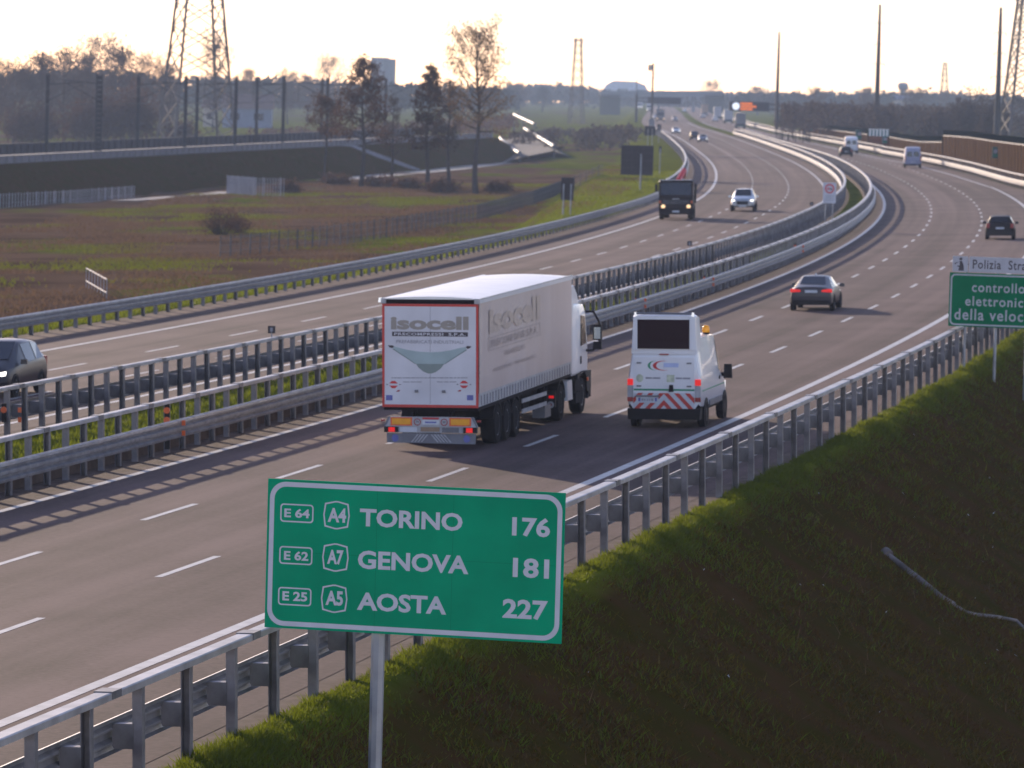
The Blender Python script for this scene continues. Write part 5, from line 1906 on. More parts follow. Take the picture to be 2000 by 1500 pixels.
def lattice(label, px, top, v, base, topw, rot=20, panels=12, arms=(), r=.12, name='lattice_pylon', taper_at=None):
    u, w1 = ray_v(px, top, v); g = gnd(px, v)
    H = w1 - g
    t = thing(name, label, 'pylon', basis(u - math.tan(ROLL) * H, v, 0, g, vertical=True), 'lattice pylons')

    def wid(z):
        return base + (topw - base) * (max(0, z) / H) ** .92

    def corner(k, z):
        a = rad(45 + 90 * k + rot); q = wid(z) / math.sqrt(2)
        return (q * math.cos(a), q * math.sin(a), z)
    zs = [H * (1 - (1 - i / panels) ** 1.25) for i in range(panels + 1)]
    zs[0] = -.5
    for k in range(4):
        mb = MB(); mb.path([corner(k, z) for z in zs], r, 'lattice', 5); mb.build('leg', t)
    mb = MB()
    for a, b in zip(zs[:-1], zs[1:]):
        for k in range(4):
            j = (k + 1) % 4
            mb.tube(corner(k, a), corner(j, b), r * .5, r * .5, 'lattice', 4, caps=False)
            mb.tube(corner(j, a), corner(k, b), r * .5, r * .5, 'lattice', 4, caps=False)
            # short redundant members hug the legs
            m1 = [(p + q) / 2 for p, q in zip(corner(k, a), corner(k, b))]
            d = [(p * .78 + q * .22) for p, q in zip(corner(k, b), corner(j, b))]
            mb.tube(m1, d, r * .35, r * .35, 'lattice', 4, caps=False)
    mb.build('bracing', t)
    for f, w in arms:
        z = H * f
        mb = MB()
        for s_ in (-1, 1):
            tip = (s_ * w, 0, z)
            for k in range(4):
                mb.tube(corner(k, z - (1.2 if k % 2 else 0)), tip, r * .5, r * .4, 'lattice', 4)
            mb.tube(tip, (tip[0], tip[1], z - 1.4), r * .5, r * .5, 'lattice', 4)
        mb.build('crossarm', t)
    return t


lattice('huge lattice pylon whose legs rise out of the picture, left background', 398, -330, 900, 12.0, 1.6, rot=20, panels=15, r=.27, arms=((.7, 7), (.83, 6), (.95, 5)))
lattice('lattice pylon cut by the right edge, with a crossarm reaching left', 2012, -90, 820, 7.4, 1.6, rot=10, panels=13, r=.24, arms=((.80, 4.2), (.93, 3.6)))
lattice('narrow hazy lattice tower in the centre background', 1130, 74, 1650, 4.6, 1.9, rot=12, panels=10, r=.17, name='lattice_tower', arms=((.985, 1.6),))
lattice('thin hazy lattice tower behind the right-hand woods', 1846, 122, 1900, 4.2, 1.0, rot=12, panels=9, r=.14, name='lattice_tower')


def gantry(label, x0, x1, y0, y1, v, postpx, ptop, lit):
    um, w0 = ray_v((x0 + x1) / 2, y1, v); w1 = ray_v(x0, y0, v)[1]
    W = (x1 - x0) * v / FPX
    H = w1 - w0
    t = thing('sign_gantry', label, 'sign gantry', basis(um, v, 0, w0, vertical=True), 'matrix sign gantries over the motorway')
    mb = MB(); mb.box((0, 0, H / 2), (W, .5, H), 'vms'); mb.build('matrix_board', t)
    pu = at_v(postpx, v)
    g = float(gw(pu, v)); pt = ray_v(postpx, ptop, v)[1]
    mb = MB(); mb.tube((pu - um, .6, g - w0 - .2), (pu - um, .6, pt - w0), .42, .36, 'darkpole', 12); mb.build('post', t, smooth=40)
    mb = MB()
    for z in (H * .25, H * .8):
        mb.tube((pu - um, .6, z), (-math.copysign(W * .45, pu - um), .4, z), .14, .12, 'darkpole', 8)
    mb.build('arm', t)
    if lit:
        k = W / (x1 - x0)
        cx = (1437 - (x0 + x1) / 2) * k
        c = [(cx + .80 * math.cos(2 * PI * i / 24), H / 2 + .80 * math.sin(2 * PI * i / 24)) for i in range(24)]
        mb = MB(); gpoly(mb, c, -.26, 'led_wh'); mb.build('lit_disc', t)
        mb = MB()
        rg = random.Random(5)
        xa = (1446 - (x0 + x1) / 2) * k
        for r_, (ln, z) in enumerate(((2.5, .80), (3.25, .5), (2.6, .20))):
            x = xa
            while x < xa + ln:
                w = rg.uniform(.26, .42)
                grect(mb, x, x + w, H * z - .20, H * z + .20, -.26, 'led_or'); x += w + .05
        mb.build('lit_characters', t)
        mb = MB()
        for z in (H * .355, H * .65):
            mb.box((xa + 1.4, -.262, z), (2.8, .004, .05), 'vms')
        mb.build('row_gaps', t)


gantry('matrix sign over the right carriageway showing a white disc and orange lettering', 1424, 1502, 199, 217, 1090, 1518, 196, True)
gantry('unlit dark matrix sign over the left carriageway, far away before the bridge', 1265, 1330, 190, 203, 1500, 1243, 186, False)


# ------------------------------------------------------------------ railway embankment
def rpt(o, t, w): return L(RB0[0] + RN[0] * o + RD[0] * t, RB0[1] + RN[1] * o + RD[1] * t, w)


RT0, RT1 = -90, 330
ts = np.arange(RT0, RT1 + 1, 10.0)


def rgrid(name, prof, m, kind='structure', attr=None):
    V = []; n = len(prof)
    for t in ts:
        for o, w in prof:
            gu, gv = RB0 + RN * o + RD * t
            V.append(tuple(rpt(o, t, w if w is not None else float(gw(gu, gv)) - .15)))
    I = np.arange(len(ts) - 1)[:, None] * n + np.arange(n - 1)[None, :]
    F = np.stack([I, I + n, I + n + 1, I + 1], -1).reshape(-1, 4)
    o = npmesh(name, np.array(V), F, m, nper=4)
    if m == 'ground':
        o.data.attributes.new('green', 'FLOAT', 'POINT').data.foreach_set('value', np.full(len(V), .3, np.float32))
        o.data.attributes.new('dirt', 'FLOAT', 'POINT').data.foreach_set('value', np.full(len(V), 1.0, np.float32))
    return tag(o, kind=kind)


rgrid('railway_embankment', [(-.5, None), (.5, -1.9), (3, -.3), (5.6, RTOP - .15), (6.3, RTOP), (20.5, RTOP), (26.5, None)], 'ground')
rgrid('railway_ballast', [(8.3, RTOP + .01), (8.8, RTOP + .45), (18.2, RTOP + .45), (18.7, RTOP + .01)], 'ballast')


def parapet(label, o0, m, m2, h):
    org = rpt(o0, RT0, RTOP)
    t = thing('railway_parapet', label, 'parapet wall', Matrix.Translation(org), 'parapet walls of the railway')
    mb = MB(); mb.loft([[rpt(o0 - .1, q, RTOP - .1), rpt(o0 + .1, q, RTOP - .1), rpt(o0 + .1, q, RTOP + h), rpt(o0 - .1, q, RTOP + h)] for q in ts], m)
    pan = mb
    mb = MB(); mb.loft([[rpt(o0 - .2, q, RTOP + h), rpt(o0 + .2, q, RTOP + h), rpt(o0 + .2, q, RTOP + h + .10), rpt(o0 - .2, q, RTOP + h + .10)] for q in ts], m2); mb.build('coping', t, org=org)
    mb = pan
    for q in np.arange(RT0, 330, 3.0):
        k0 = len(mb.v); mb.box((0, 0, h / 2), (.16, .16, h), m2); p = rpt(o0 - .12, q, RTOP); mb.xf(Matrix.Translation(p), k0)
    mb.build('panel', t, org=org)


parapet('long pale low parapet along the near edge of the railway embankment', 6.8, 'palecon', 'concrete', .75)
parapet('dark parapet along the far side of the railway embankment', 20.0, 'ballast', 'signback', 1.5)


def catenary(i, tt, near, wide=False):
    o0 = 7.7 if near else 19.2
    p = rpt(o0, tt, RTOP)
    place = ['at the far left edge', 'left of the big pylon', 'in front of the big pylon', 'right of the big pylon', 'before the pale house', 'left of the small tree', 'near the second bare tree'][i % 7]
    t = thing('catenary_mast', ('wide ' if wide else '') + 'dark catenary mast on the ' + ('near' if near else 'far') + ' side of the railway, ' + place, 'catenary mast', Matrix.Translation(p), 'catenary masts along the railway')
    Hh = 9.8
    mb = MB()
    w = .62 if wide else .26
    for s_ in (-1, 1):
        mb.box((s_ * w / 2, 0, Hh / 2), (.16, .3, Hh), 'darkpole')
    for z in np.arange(.5, Hh, .55):
        mb.box((0, 0, z), (w, .2, .42 if wide else .5), 'darkpole')
    mb.build('mast', t)
    d = 1 if near else -1
    a = Vector(rpt(o0 + d * 4.2, tt, RTOP)) - p
    mb = MB(); mb.tube((0, 0, 8.6), (a.x, a.y, 8.9), .07, .05, 'darkpole', 5); mb.tube((0, 0, 6.6), (a.x, a.y, 8.7), .05, .05, 'darkpole', 5); mb.tube((a.x, a.y, 8.9), (a.x, a.y, 6.2), .04, .04, 'darkpole', 5); mb.build('bracket', t)


for i, tt in enumerate((24, 70, 113, 141, 170, 199)):
    catenary(i, tt, True, i == 1)
for i, tt in enumerate((52, 90, 135, 168, 205, 250, 300)):
    catenary(i, tt, False)


def wires():
    org = rpt(11.8, RT0, RTOP + 6)
    for o0 in (11.8, 15.1):
        t = thing('overhead_wire', 'thin overhead wire of the ' + ('near' if o0 < 13 else 'far') + ' railway track', 'overhead wire', Matrix.Translation(org))
        mb = MB()
        pts = [rpt(o0, q, RTOP + 6.2) for q in np.arange(RT0, 330, 30)]
        mb.path(pts, .03, 'darkpole', 4); mb.build('contact_wire', t, org=org)
        mb = MB()
        pts = []
        for q in np.arange(RT0, 330, 6.0):
            f = ((q - RT0) % 42) / 42
            pts.append(rpt(o0, q, RTOP + 8.4 - 1.4 * (1 - (2 * f - 1) ** 2)))
        mb.path(pts, .03, 'darkpole', 4); mb.build('catenary_wire', t, org=org)


wires()


def channel():
    a = [rpt(6, 205, RTOP), rpt(3, 214, -.25), rpt(.2, 224, -2.1)]
    t = thing('drain_channel', 'pale concrete drain channel down the railway embankment, between two bare trees', 'drain channel', Matrix.Translation(a[0]))
    mb = MB()
    dx = Vector((1.1, 2.8, 0))
    mb.loft([[p - dx + Vector((0, 0, .1)), p + dx + Vector((0, 0, .1)), p + dx + Vector((0, 0, -.3)), p - dx + Vector((0, 0, -.3))] for p in a], 'palecon')
    mb.build('channel', t, org=a[0])


channel()


# ------------------------------------------------------------------ fences and paths in the field
def fieldpt(px, py):
    w = -2.4
    for _ in range(6):
        u, v = gpix(px, py, w); w = float(gw(u, v))
    return u, v, w


def slat_fence(label, pts, h, sp, m, width=.05, rails=2, name='field_fence'):
    P = [fieldpt(*p) for p in pts]
    org = L(*P[0])
    t = thing(name, label, 'fence', Matrix.Translation(org))
    s = [0]
    for a, b in zip(P[:-1], P[1:]): s.append(s[-1] + math.hypot(b[0] - a[0], b[1] - a[1]))
    S_ = np.array(s); A = np.array(P)

    def at(q): return [float(np.interp(q, S_, A[:, i])) for i in range(3)]
    mb = MB()
    for q in np.arange(0, S_[-1], sp):
        u, v, w = at(q); k0 = len(mb.v); mb.box((0, 0, h / 2 - .1), (width, width, h + .2), m); mb.xf(basis(u, v, 0, w, vertical=True), k0)
    mb.build('slats', t, org=org)
    mb = MB()
    for z in np.linspace(h * .3, h * .92, rails):
        pp = [L(*at(q)) + Vector((0, 0, z)) for q in np.arange(0, S_[-1] + .1, 2.0)]
        mb.path(pp, .018, m, 4)
    mb.build('rails', t, org=org)
    step = 2.5
    for q in np.arange(0, min(S_[-1] + .01, 240), step):
        u, v, w = at(q); mb = MB(); mb.tube((0, 0, -.3), (0, 0, h + .08), .055, .05, m, 6); o = mb.build('post', t)
        o.matrix_basis = Matrix.Translation(-org) @ basis(u, v, 0, w, vertical=True)


slat_fence('pale slatted fence at the foot of the railway embankment, far left', [(-60, 412), (0, 405), (120, 398), (265, 387)], 1.35, .8, 'palefence', .09)
slat_fence('pale see-through fence around a yard below the railway, left of the small tree', [(443, 379), (500, 384), (554, 385)], 2.1, .40, 'palefence', .08, 4)
slat_fence('dark mesh fence running along the field towards the guard rail', [(430, 505), (587, 487), (762, 462), (930, 432), (1042, 401), (1095, 380), (1180, 345)], 1.5, .55, 'fence', .035, 3)


def stub_railing():
    P = [fieldpt(168, 560), fieldpt(208, 584)]
    org = L(*P[0])
    t = thing('short_railing', 'short pale railing with slats standing alone at the edge of the brown field', 'railing', Matrix.Translation(org))
    mb = MB(); n = 8
    for i in range(n):
        f = i / (n - 1); u, v, w = [P[0][j] * (1 - f) + P[1][j] * f for j in range(3)]
        k0 = len(mb.v); mb.box((0, 0, .55), (.05, .05, 1.2), 'palefence'); mb.xf(basis(u, v, 0, w, vertical=True), k0)
    mb.build('slats', t, org=org)
    for z in (.35, 1.1):
        mb = MB(); mb.tube(L(*P[0]) + Vector((0, 0, z)), L(*P[1]) + Vector((0, 0, z)), .035, .035, 'palefence', 5); mb.build('rail', t, org=org)


stub_railing()


def field_path(name, pts, wd, m):
    P = [fieldpt(*p) for p in pts]
    V = []
    for i, (u, v, w) in enumerate(P):
        a = P[max(0, i - 1)]; b = P[min(len(P) - 1, i + 1)]
        d = np.array([b[0] - a[0], b[1] - a[1]]); d /= np.linalg.norm(d); nn = np.array([-d[1], d[0]]) * wd / 2
        V += [L(u + nn[0], v + nn[1], w + .06), L(u - nn[0], v - nn[1], w + .06)]
    mb = MB(); mb.add(V, [(2 * i, 2 * i + 2, 2 * i + 3, 2 * i + 1) for i in range(len(P) - 1)], m)
    tag(mb.build(name), kind='structure')


field_path('gravel_path', [(240, 393), (330, 386), (420, 379), (452, 375)], 3.0, 'palecon')
field_path('service_path', [(650, 352), (740, 344), (860, 333), (960, 321), (1040, 306), (1075, 297)], 5.0, 'concrete')


# ------------------------------------------------------------------ trees
def leafquads(c, n, rad_, size, rng):
    """n little quads scattered round each centre"""
    c = np.repeat(np.asarray(c), n, 0)
    p = c + rng.normal(0, rad_, c.shape)
    a = rng.normal(0, 1, p.shape); a /= np.linalg.norm(a, axis=1)[:, None]
    b = np.cross(a, rng.normal(0, 1, p.shape)); b /= np.linalg.norm(b, axis=1)[:, None]
    s = (size * rng.uniform(.5, 1.5, len(p)))[:, None]
    V = np.stack([p - a * s - b * s * .45, p + a * s * .3 - b * s * .5, p + a * s + b * s * .4, p - a * s * .4 + b * s * .5], 1)
    return V.reshape(-1, 3)


def tree_geo(H, R, seed, crown0=.3, shape='cone', limbs=26, leaf=.13, nleaf=9, twig=True, up=.5, spread=1.0):
    rg = np.random.default_rng(seed)
    mb = MB()
    tw = MB()
    n = 9
    lean = rg.normal(0, .02, 2)
    tr = [Vector((lean[0] * z + .012 * H * math.sin(z * .5 + seed), lean[1] * z + .01 * H * math.cos(z * .4 + seed), z)) for z in np.linspace(0, H, n)]
    r0 = .016 * H + .06
    rr = [r0 * (1 - .93 * i / (n - 1)) for i in range(n)]
    for i in range(n - 1):
        a = tr[i] if i else tr[0] - Vector((0, 0, .5))
        mb.tube(a, tr[i + 1], rr[i] * (1.3 if i == 0 else 1), rr[i + 1], 'bark', 7, caps=False)

    def trunk_at(z):
        f = z / H * (n - 1); i = min(n - 2, int(f)); q = f - i
        return tr[i] * (1 - q) + tr[i + 1] * q, rr[i] * (1 - q) + rr[i + 1] * q
    cl = []
    for k in range(limbs):
        f = crown0 + (.97 - crown0) * ((k + rg.uniform(0, 1)) / limbs)
        p, pr = trunk_at(f * H)
        g = (f - crown0) / (1 - crown0)
        prof = {'cone': (1.05 - .85 * g), 'vase': .45 + .75 * math.sin(PI * min(1, g * .85 + .12)), 'round': math.sin(PI * min(.98, g * .8 + .16))}[shape]
        ln = R * prof * rg.uniform(.65, 1.12)
        az = k * 2.4 + rg.uniform(-.4, .4)
        el = up * rg.uniform(.4, 1.3) + (.5 * g if shape != 'cone' else .25 * g)
        d = Vector((math.cos(az) * math.cos(el), math.sin(az) * math.cos(el), math.sin(el)))
        q = p.copy(); br = max(.025, min(pr * .55, .045 * ln))
        m = 4
        for j in range(m):
            d = (d + Vector(rg.normal(0, .13, 3)) + Vector((0, 0, .07))).normalized()
            q2 = q + d * (ln / m)
            mb.tube(q, q2, br * (1 - j / m * .75), br * (1 - (j + 1) / m * .75), 'bark', 5, caps=False)
            for _ in range(2 if j else 1):
                dd = (d + Vector(rg.normal(0, .65, 3))).normalized()
                e = q2 + dd * ln * rg.uniform(.14, .34)
                mb.tube(q2, e, br * .35 * (1 - j / m * .6) + .006, .005, 'bark', 4, caps=False)
                for _ in range(3):
                    d3 = (dd + Vector(rg.normal(0, .7, 3))).normalized()
                    e2 = e + d3 * ln * rg.uniform(.06, .16)
                    mb.tube(e, e2, .010, .005, 'bark', 3, caps=False)
                    cl.append(e2)
                cl.append(e); cl.append((q2 + e) / 2)
            q = q2
        cl.append(q)
    V = leafquads(np.array([tuple(c) for c in cl]), nleaf, (.05 * R + .10) * spread, leaf, rg)
    return mb, V


def tree(name, label, px, py, top, wpx, seed, m='leafbrown', group=None, **kw):
    u, v, w = fieldpt(px, py)
    s = FPX / v
    mb, V = tree_geo((py - top) / s, wpx / 2 / s, seed, **kw)
    t = thing(name, label, 'tree', basis(u, v, 0, w, vertical=True), group)
    mb.build('trunk', t)
    npmesh('crown', V, np.arange(len(V)).reshape(-1, 4), m, parent=t, nper=4)
    return t


G5 = 'bare trees below the railway embankment'
tree('small_tree', 'small leaning tree with dark round crown, leftmost of the trees by the railway', 634, 357, 203, 92, 11, group=G5, crown0=.55, shape='round', limbs=22, leaf=.12, nleaf=4)
tree('alder_tree', 'tall dark tree with layered brown boughs, second from left before the tower block', 706, 366, 118, 140, 12, group=G5, crown0=.34, shape='cone', limbs=34, leaf=.14, nleaf=5, up=.22)
tree('slender_tree', 'faint slender tree between the two darker trees', 762, 362, 185, 60, 13, 'twig', group=G5, crown0=.3, shape='cone', limbs=18, leaf=.08, nleaf=3)
tree('alder_tree', 'narrow dark tree with dense upright crown, centre of the tree group', 832, 371, 130, 88, 14, group=G5, crown0=.30, shape='cone', limbs=34, leaf=.13, nleaf=5, up=.36)
tree('slender_tree', 'pale slender tree close left of the tallest tree', 877, 373, 158, 80, 15, 'twig', group=G5, crown0=.35, shape='cone', limbs=24, leaf=.09, nleaf=4)
tree('poplar_tree', 'tallest tree with open golden top, rightmost of the tree group', 930, 380, 76, 150, 16, 'leafgold', group=G5, crown0=.40, shape='vase', limbs=44, leaf=.10, nleaf=5, up=.55)


def bush(name, label, px, py, top, wpx, seed, m='bush', n=70, leaf=.12, group=None, nl=14):
    u, v, w = fieldpt(px, py)
    s = FPX / v; H = (py - top) / s; R = wpx / 2 / s
    rg = np.random.default_rng(seed)
    t = thing(name, label, 'bush', basis(u, v, 0, w, vertical=True), group)
    mb = MB(); C_ = []
    for k in range(n):
        az = rg.uniform(0, 2 * PI); rr = R * math.sqrt(rg.uniform(0, 1)); b = Vector((math.cos(az) * rr * .25, math.sin(az) * rr * .25, -.1))
        e = Vector((math.cos(az) * rr, math.sin(az) * rr, H * rg.uniform(.45, 1) * (1 - .4 * (rr / R) ** 2)))
        mid = (b + e) / 2 + Vector(rg.normal(0, .12 * H, 3)) * .5
        mb.tube(b, mid, .03, .02, 'bark', 4, caps=False); mb.tube(mid, e, .02, .006, 'bark', 4, caps=False)
        C_ += [tuple(e), tuple((mid + e) / 2), tuple(mid * .5 + e * .5 + Vector(rg.normal(0, .2, 3)))]
    mb.build('stems', t)
    V = leafquads(np.array(C_), nl, .10 * R + .1, leaf, rg)
    npmesh('twigs', V, np.arange(len(V)).reshape(-1, 4), m, parent=t, nper=4)
    return t


bush('field_bush', 'bare brown bush standing alone in the field', 432, 461, 392, 92, 21, leaf=.07, nl=7)
bush('field_bush', 'small twin bush touching the bare brown bush', 468, 458, 408, 50, 22, n=40, leaf=.07, nl=7)
GF = 'low shrubs at the feet of the bare trees'
for i, (px, py, top, w, lab) in enumerate([(655, 362, 340, 70, 'left of the second tree'), (742, 366, 344, 80, 'between the second tree and the slender one'), (800, 370, 350, 60, 'left of the centre tree'),
                                       (862, 376, 352, 70, 'between centre tree and pale slender tree'), (560, 378, 352, 60, 'right of the pale yard fence'), (978, 376, 356, 60, 'right of the tallest tree')]):
    bush('low_shrub', 'low brown shrub, ' + lab, px, py, top, w, 60 + i, n=45, leaf=.13, group=GF, nl=9)
GB = 'brown bushes behind the railway'
bush('large_bush', 'broad reddish brown bush behind the railway, left of the wide catenary mast', 180, 292, 172, 150, 23, n=120, leaf=.22, group=GB, nl=22)
bush('large_bush', 'tall reddish brown bush right of the wide catenary mast', 262, 292, 150, 95, 24, n=110, leaf=.22, group=GB, nl=22)
bush('large_bush', 'dark low bush at the far left behind the railway', 60, 292, 195, 120, 25, n=90, leaf=.22, group=GB, nl=22)
bush('large_bush', 'small bush in front of the big pylon foot', 352, 286, 220, 70, 26, n=60, leaf=.2, group=GB, nl=18)
GR = 'tall bushes behind the noise wall'
bush('large_bush', 'tall dark bush above the near noise wall, left of the right power pole', 1900, 288, 170, 90, 31, 'twig', n=110, leaf=.2, group=GR, nl=22)
bush('large_bush', 'dark bush above the step in the noise wall', 1868, 285, 190, 70, 32, 'twig', n=90, leaf=.2, group=GR, nl=20)
bush('large_bush', 'dark bush hugging the foot of the right power pole', 1938, 292, 182, 70, 33, 'twig', n=90, leaf=.2, group=GR, nl=20)
bush('large_bush', 'rounded twiggy bush above the middle noise wall section', 1822, 284, 205, 60, 34, 'twig', n=70, leaf=.2, group=GR, nl=18)

# far trees: three kinds, copied
protos = []
for i, (sd_, sh, m) in enumerate(((41, 'round', 'twig'), (42, 'vase', 'twig'), (43, 'cone', 'farleaf'))):
    mb, V = tree_geo(16, 6.0, sd_, crown0=.22, shape=sh, limbs=26, leaf=.17, nleaf=6, spread=1.9)
    mt_ = mb.build('trunk'); ct = npmesh('crown', V, np.arange(len(V)).reshape(-1, 4), m, nper=4)
    protos.append((mt_.data, ct.data)); bpy.data.objects.remove(mt_); bpy.data.objects.remove(ct)


def far_tree(px, top, v, wpx, kind, label, group):
    g = gnd(px, v); u, w1 = ray_v(px, top, v)
    H = w1 - g
    t = thing('distant_tree', label, 'tree', basis(u, v, 0, g, vertical=True) @ Matrix.Rotation(px * .7, 4, 'Z') @ Matrix.Diagonal((wpx * v / FPX / 12, wpx * v / FPX / 12, H / 16, 1)), group)
    for nm, me in zip(('trunk', 'crown'), protos[kind]):
        o = bpy.data.objects.new(nm, me); COL.objects.link(o); o.parent = t


GT = 'line of bare trees behind the railway at the left'
FT = [(-25, 128, 980, 110, 0, 'cut by the left edge'), (25, 138, 1010, 100, 1, 'just right of the left edge'), (78, 122, 1000, 105, 0, 'left of the brown bushes'), (122, 118, 1030, 95, 1, 'with rounded top, left of the tallest'),
      (165, 122, 1060, 90, 0, 'left part, under the tall faint pair'), (196, 92, 1250, 95, 1, 'tall and faint, standing above the row'), (235, 112, 1040, 100, 0, 'dark and dense above the wide catenary mast'), (285, 126, 1080, 95, 1, 'right end of the dense row'),
      (325, 140, 1200, 80, 0, 'left of the big pylon'), (415, 92, 1300, 62, 1, 'seen between the pylon legs'), (480, 146, 1500, 60, 0, 'right of the pylon legs, hazy'), (560, 150, 1600, 60, 1, 'hazy, above the pale house'), (640, 124, 1750, 60, 1, 'tall hazy tree left of the tower block'), (600, 156, 1700, 60, 0, 'low hazy tree before the tower block')]
for px, top, v, w, k, lab in FT:
    far_tree(px, top, v, w, k, 'bare tree behind the railway, ' + lab, GT)
GS = 'trees in the far haze'
for px, top, v, w, k, lab in [(1480, 175, 2300, 60, 0, 'faint round tree right of the bridge'), (1390, 165, 2600, 40, 1, 'faint pale tree above the bridge end'), (1690, 178, 1800, 55, 0, 'hazy tree left of the tall power pole'), (1785, 182, 1700, 60, 1, 'hazy tree below the water tower'),
                              (1590, 180, 1700, 40, 1, 'hazy tree between the two dark poles'), (1990, 196, 1300, 70, 0, 'tree at the foot of the right lattice pylon'), (1015, 168, 2400, 50, 0, 'hazy tree right of the tallest poplar'), (1060, 172, 2500, 60, 2, 'low hazy tree left of the narrow tower')]:
    far_tree(px, top, v, w, k, lab, GS)


def wood(name, pts, v0, v1, n, m, leaf, per, cr, stems=True, seed=5):
    """a wood that reads as one mass: many crowns between v0 and v1"""
    rg = np.random.default_rng(seed)
    X = [p[0] for p in pts]; Y = [p[1] for p in pts]
    C_ = []
    mb = MB()
    for i in range(n):
        px = rg.uniform(X[0], X[-1]); v = rg.uniform(v0, v1)
        top = np.interp(px, X, Y) + rg.normal(0, 2.0) + 5 * max(0, rg.normal(0, 1)) * (v0 / v)
        u, w1 = ray_v(px, top, v); g = gnd(px, v)
        H = w1 - g
        if H < 1.5: continue
        k = per
        z = rg.uniform(.25, 1, k) ** .8
        r = cr * np.sqrt(rg.uniform(0, 1, k)) * np.sin(PI * np.clip(z * .8 + .1, 0, 1)); a = rg.uniform(0, 2 * PI, k)
        p0 = np.array(L(u - TR * H, v, g))
        C_.append(p0 + np.stack([r * np.cos(a), r * np.sin(a), z * H], 1))
        if stems:
            for _ in range(2):
                q = Vector(p0) + Vector((rg.uniform(-cr, cr), rg.uniform(-cr, cr), 0))
                mb.tube(q, q + Vector((rg.normal(0, .3), 0, H * .8)), .12, .04, 'bark', 3, caps=False)
    V = leafquads(np.concatenate(C_), 3, .35 * cr * .5, leaf, rg)
    F = np.arange(len(V)).reshape(-1, 4)
    o = npmesh(name, V, F, m, nper=4)
    if stems and mb.v:
        o2 = mb.build('stems'); o2.parent = o
    tag(o, kind='stuff')


wood('plantation', [(1532, 207), (1540, 205), (1600, 204), (1680, 206), (1760, 208), (1850, 214), (1950, 222), (2060, 230)], 900, 1250, 300, 'twig', .30, 40, 2.0, seed=51)
wood('left_near_wood', [(-60, 142), (40, 132), (120, 128), (200, 132), (290, 136), (345, 160)], 1080, 1300, 75, 'twig', .26, 46, 2.6, seed=57)
wood('left_far_wood', [(-60, 150), (60, 140), (200, 142), (330, 152), (480, 156), (620, 160), (760, 166), (880, 170), (1010, 176)], 1800, 2600, 330, 'farleaf', .9, 26, 4.0, stems=False, seed=52)
wood('centre_far_wood', [(990, 170), (1080, 168), (1170, 178), (1300, 186), (1420, 186), (1520, 184)], 2900, 4200, 240, 'farleaf', 1.3, 26, 6.0, stems=False, seed=53)
wood('right_far_wood', [(1420, 190), (1560, 186), (1700, 185), (1850, 184), (1980, 192), (2080, 196)], 2200, 3400, 300, 'farleaf', 1.1, 26, 5.0, stems=False, seed=54)
wood('roadside_scrub', [(1000, 262), (1060, 258), (1120, 256), (1190, 250), (1250, 250)], 880, 1400, 110, 'twig', .35, 30, 2.2, stems=False, seed=55)
wood('low_field_scrub', [(330, 262), (460, 258), (600, 250), (760, 244), (900, 236), (1000, 226)], 1150, 1500, 160, 'bush', .35, 24, 2.4, stems=False, seed=56)


# ------------------------------------------------------------------ buildings
def house(label, px0, px1, ytop, ybase, v, wallm, roofm, depth=12, roofh=.3, name='house', wins=3, yaw=0.0):
    W = (px1 - px0) * v / FPX
    pxm = (px0 + px1) / 2
    g = gnd(pxm, v); u, w1 = ray_v(pxm, ytop, v)
    H = w1 - g
    t = thing(name, label, 'building', basis(u, v, yaw, g, vertical=True))
    h = H * (1 - roofh)
    mb = MB(); mb.box((0, depth / 2, h / 2 - .2), (W, depth, h + .4), wallm); mb.build('wall', t)
    mb = MB(); mb.prism([(-.6, h), (depth + .6, h), (depth * .5, H)], 0, -W / 2 - .6, W / 2 + .6, roofm); mb.build('roof', t)
    for i in range(wins):
        x = -W / 2 + W * (i + .5) / wins
        mb = MB(); mb.box((x, -.02, h * .6), (W / wins * .4, .08, h * .35), 'glass'); mb.build('window', t)
    return t


house('low pale blue house with brown roof behind the railway, right of the big pylon', 434, 528, 184, 245, 1450, 'housewall', 'roof', wins=2, roofh=.42)
house('tiny cream house lit at the foot of the big pylon', 396, 420, 194, 240, 1470, 'housewall2', 'roof', wins=1)
house('pale hall with long roof in the haze behind the poles', 1745, 1800, 186, 200, 2300, 'housewall2', 'housewall', wins=3, roofh=.2)


def tower_block():
    v = 2500
    pxm = 741; W = 40 * v / FPX
    g = gnd(pxm, v); u, w1 = ray_v(pxm, 112, v); H = w1 - g
    t = thing('tower_block', 'hazy grey tower block rising behind the second bare tree', 'building', basis(u, v, rad(15), g, vertical=True))
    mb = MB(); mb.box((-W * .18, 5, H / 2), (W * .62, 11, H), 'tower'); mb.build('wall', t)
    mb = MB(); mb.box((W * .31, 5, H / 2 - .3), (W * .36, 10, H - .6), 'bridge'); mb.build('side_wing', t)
    for i in range(8):
        mb = MB(); mb.box((-W * .18, -.6, H * (.12 + .105 * i)), (W * .5, .2, H * .05), 'glass'); mb.build('window_band', t)


tower_block()


def water_tower():
    v = 2450; px = 1762
    g = gnd(px, v); u, w1 = ray_v(px, 161, v); H = w1 - g
    t = thing('water_tower', 'hazy mushroom water tower behind the right-hand woods', 'water tower', basis(u, v, 0, g, vertical=True))
    mb = MB(); mb.lathe((0, 0, 0), 2, [(1.3, -1), (1.0, H * .7), (1.2, H * .76)], 'tower', 14); mb.build('shaft', t, smooth=40)
    mb = MB(); mb.lathe((0, 0, 0), 2, [(1.2, H * .76), (2.6, H * .83), (2.6, H * .94), (1.3, H)], 'tower', 16); mb.build('tank', t, smooth=40)


water_tower()


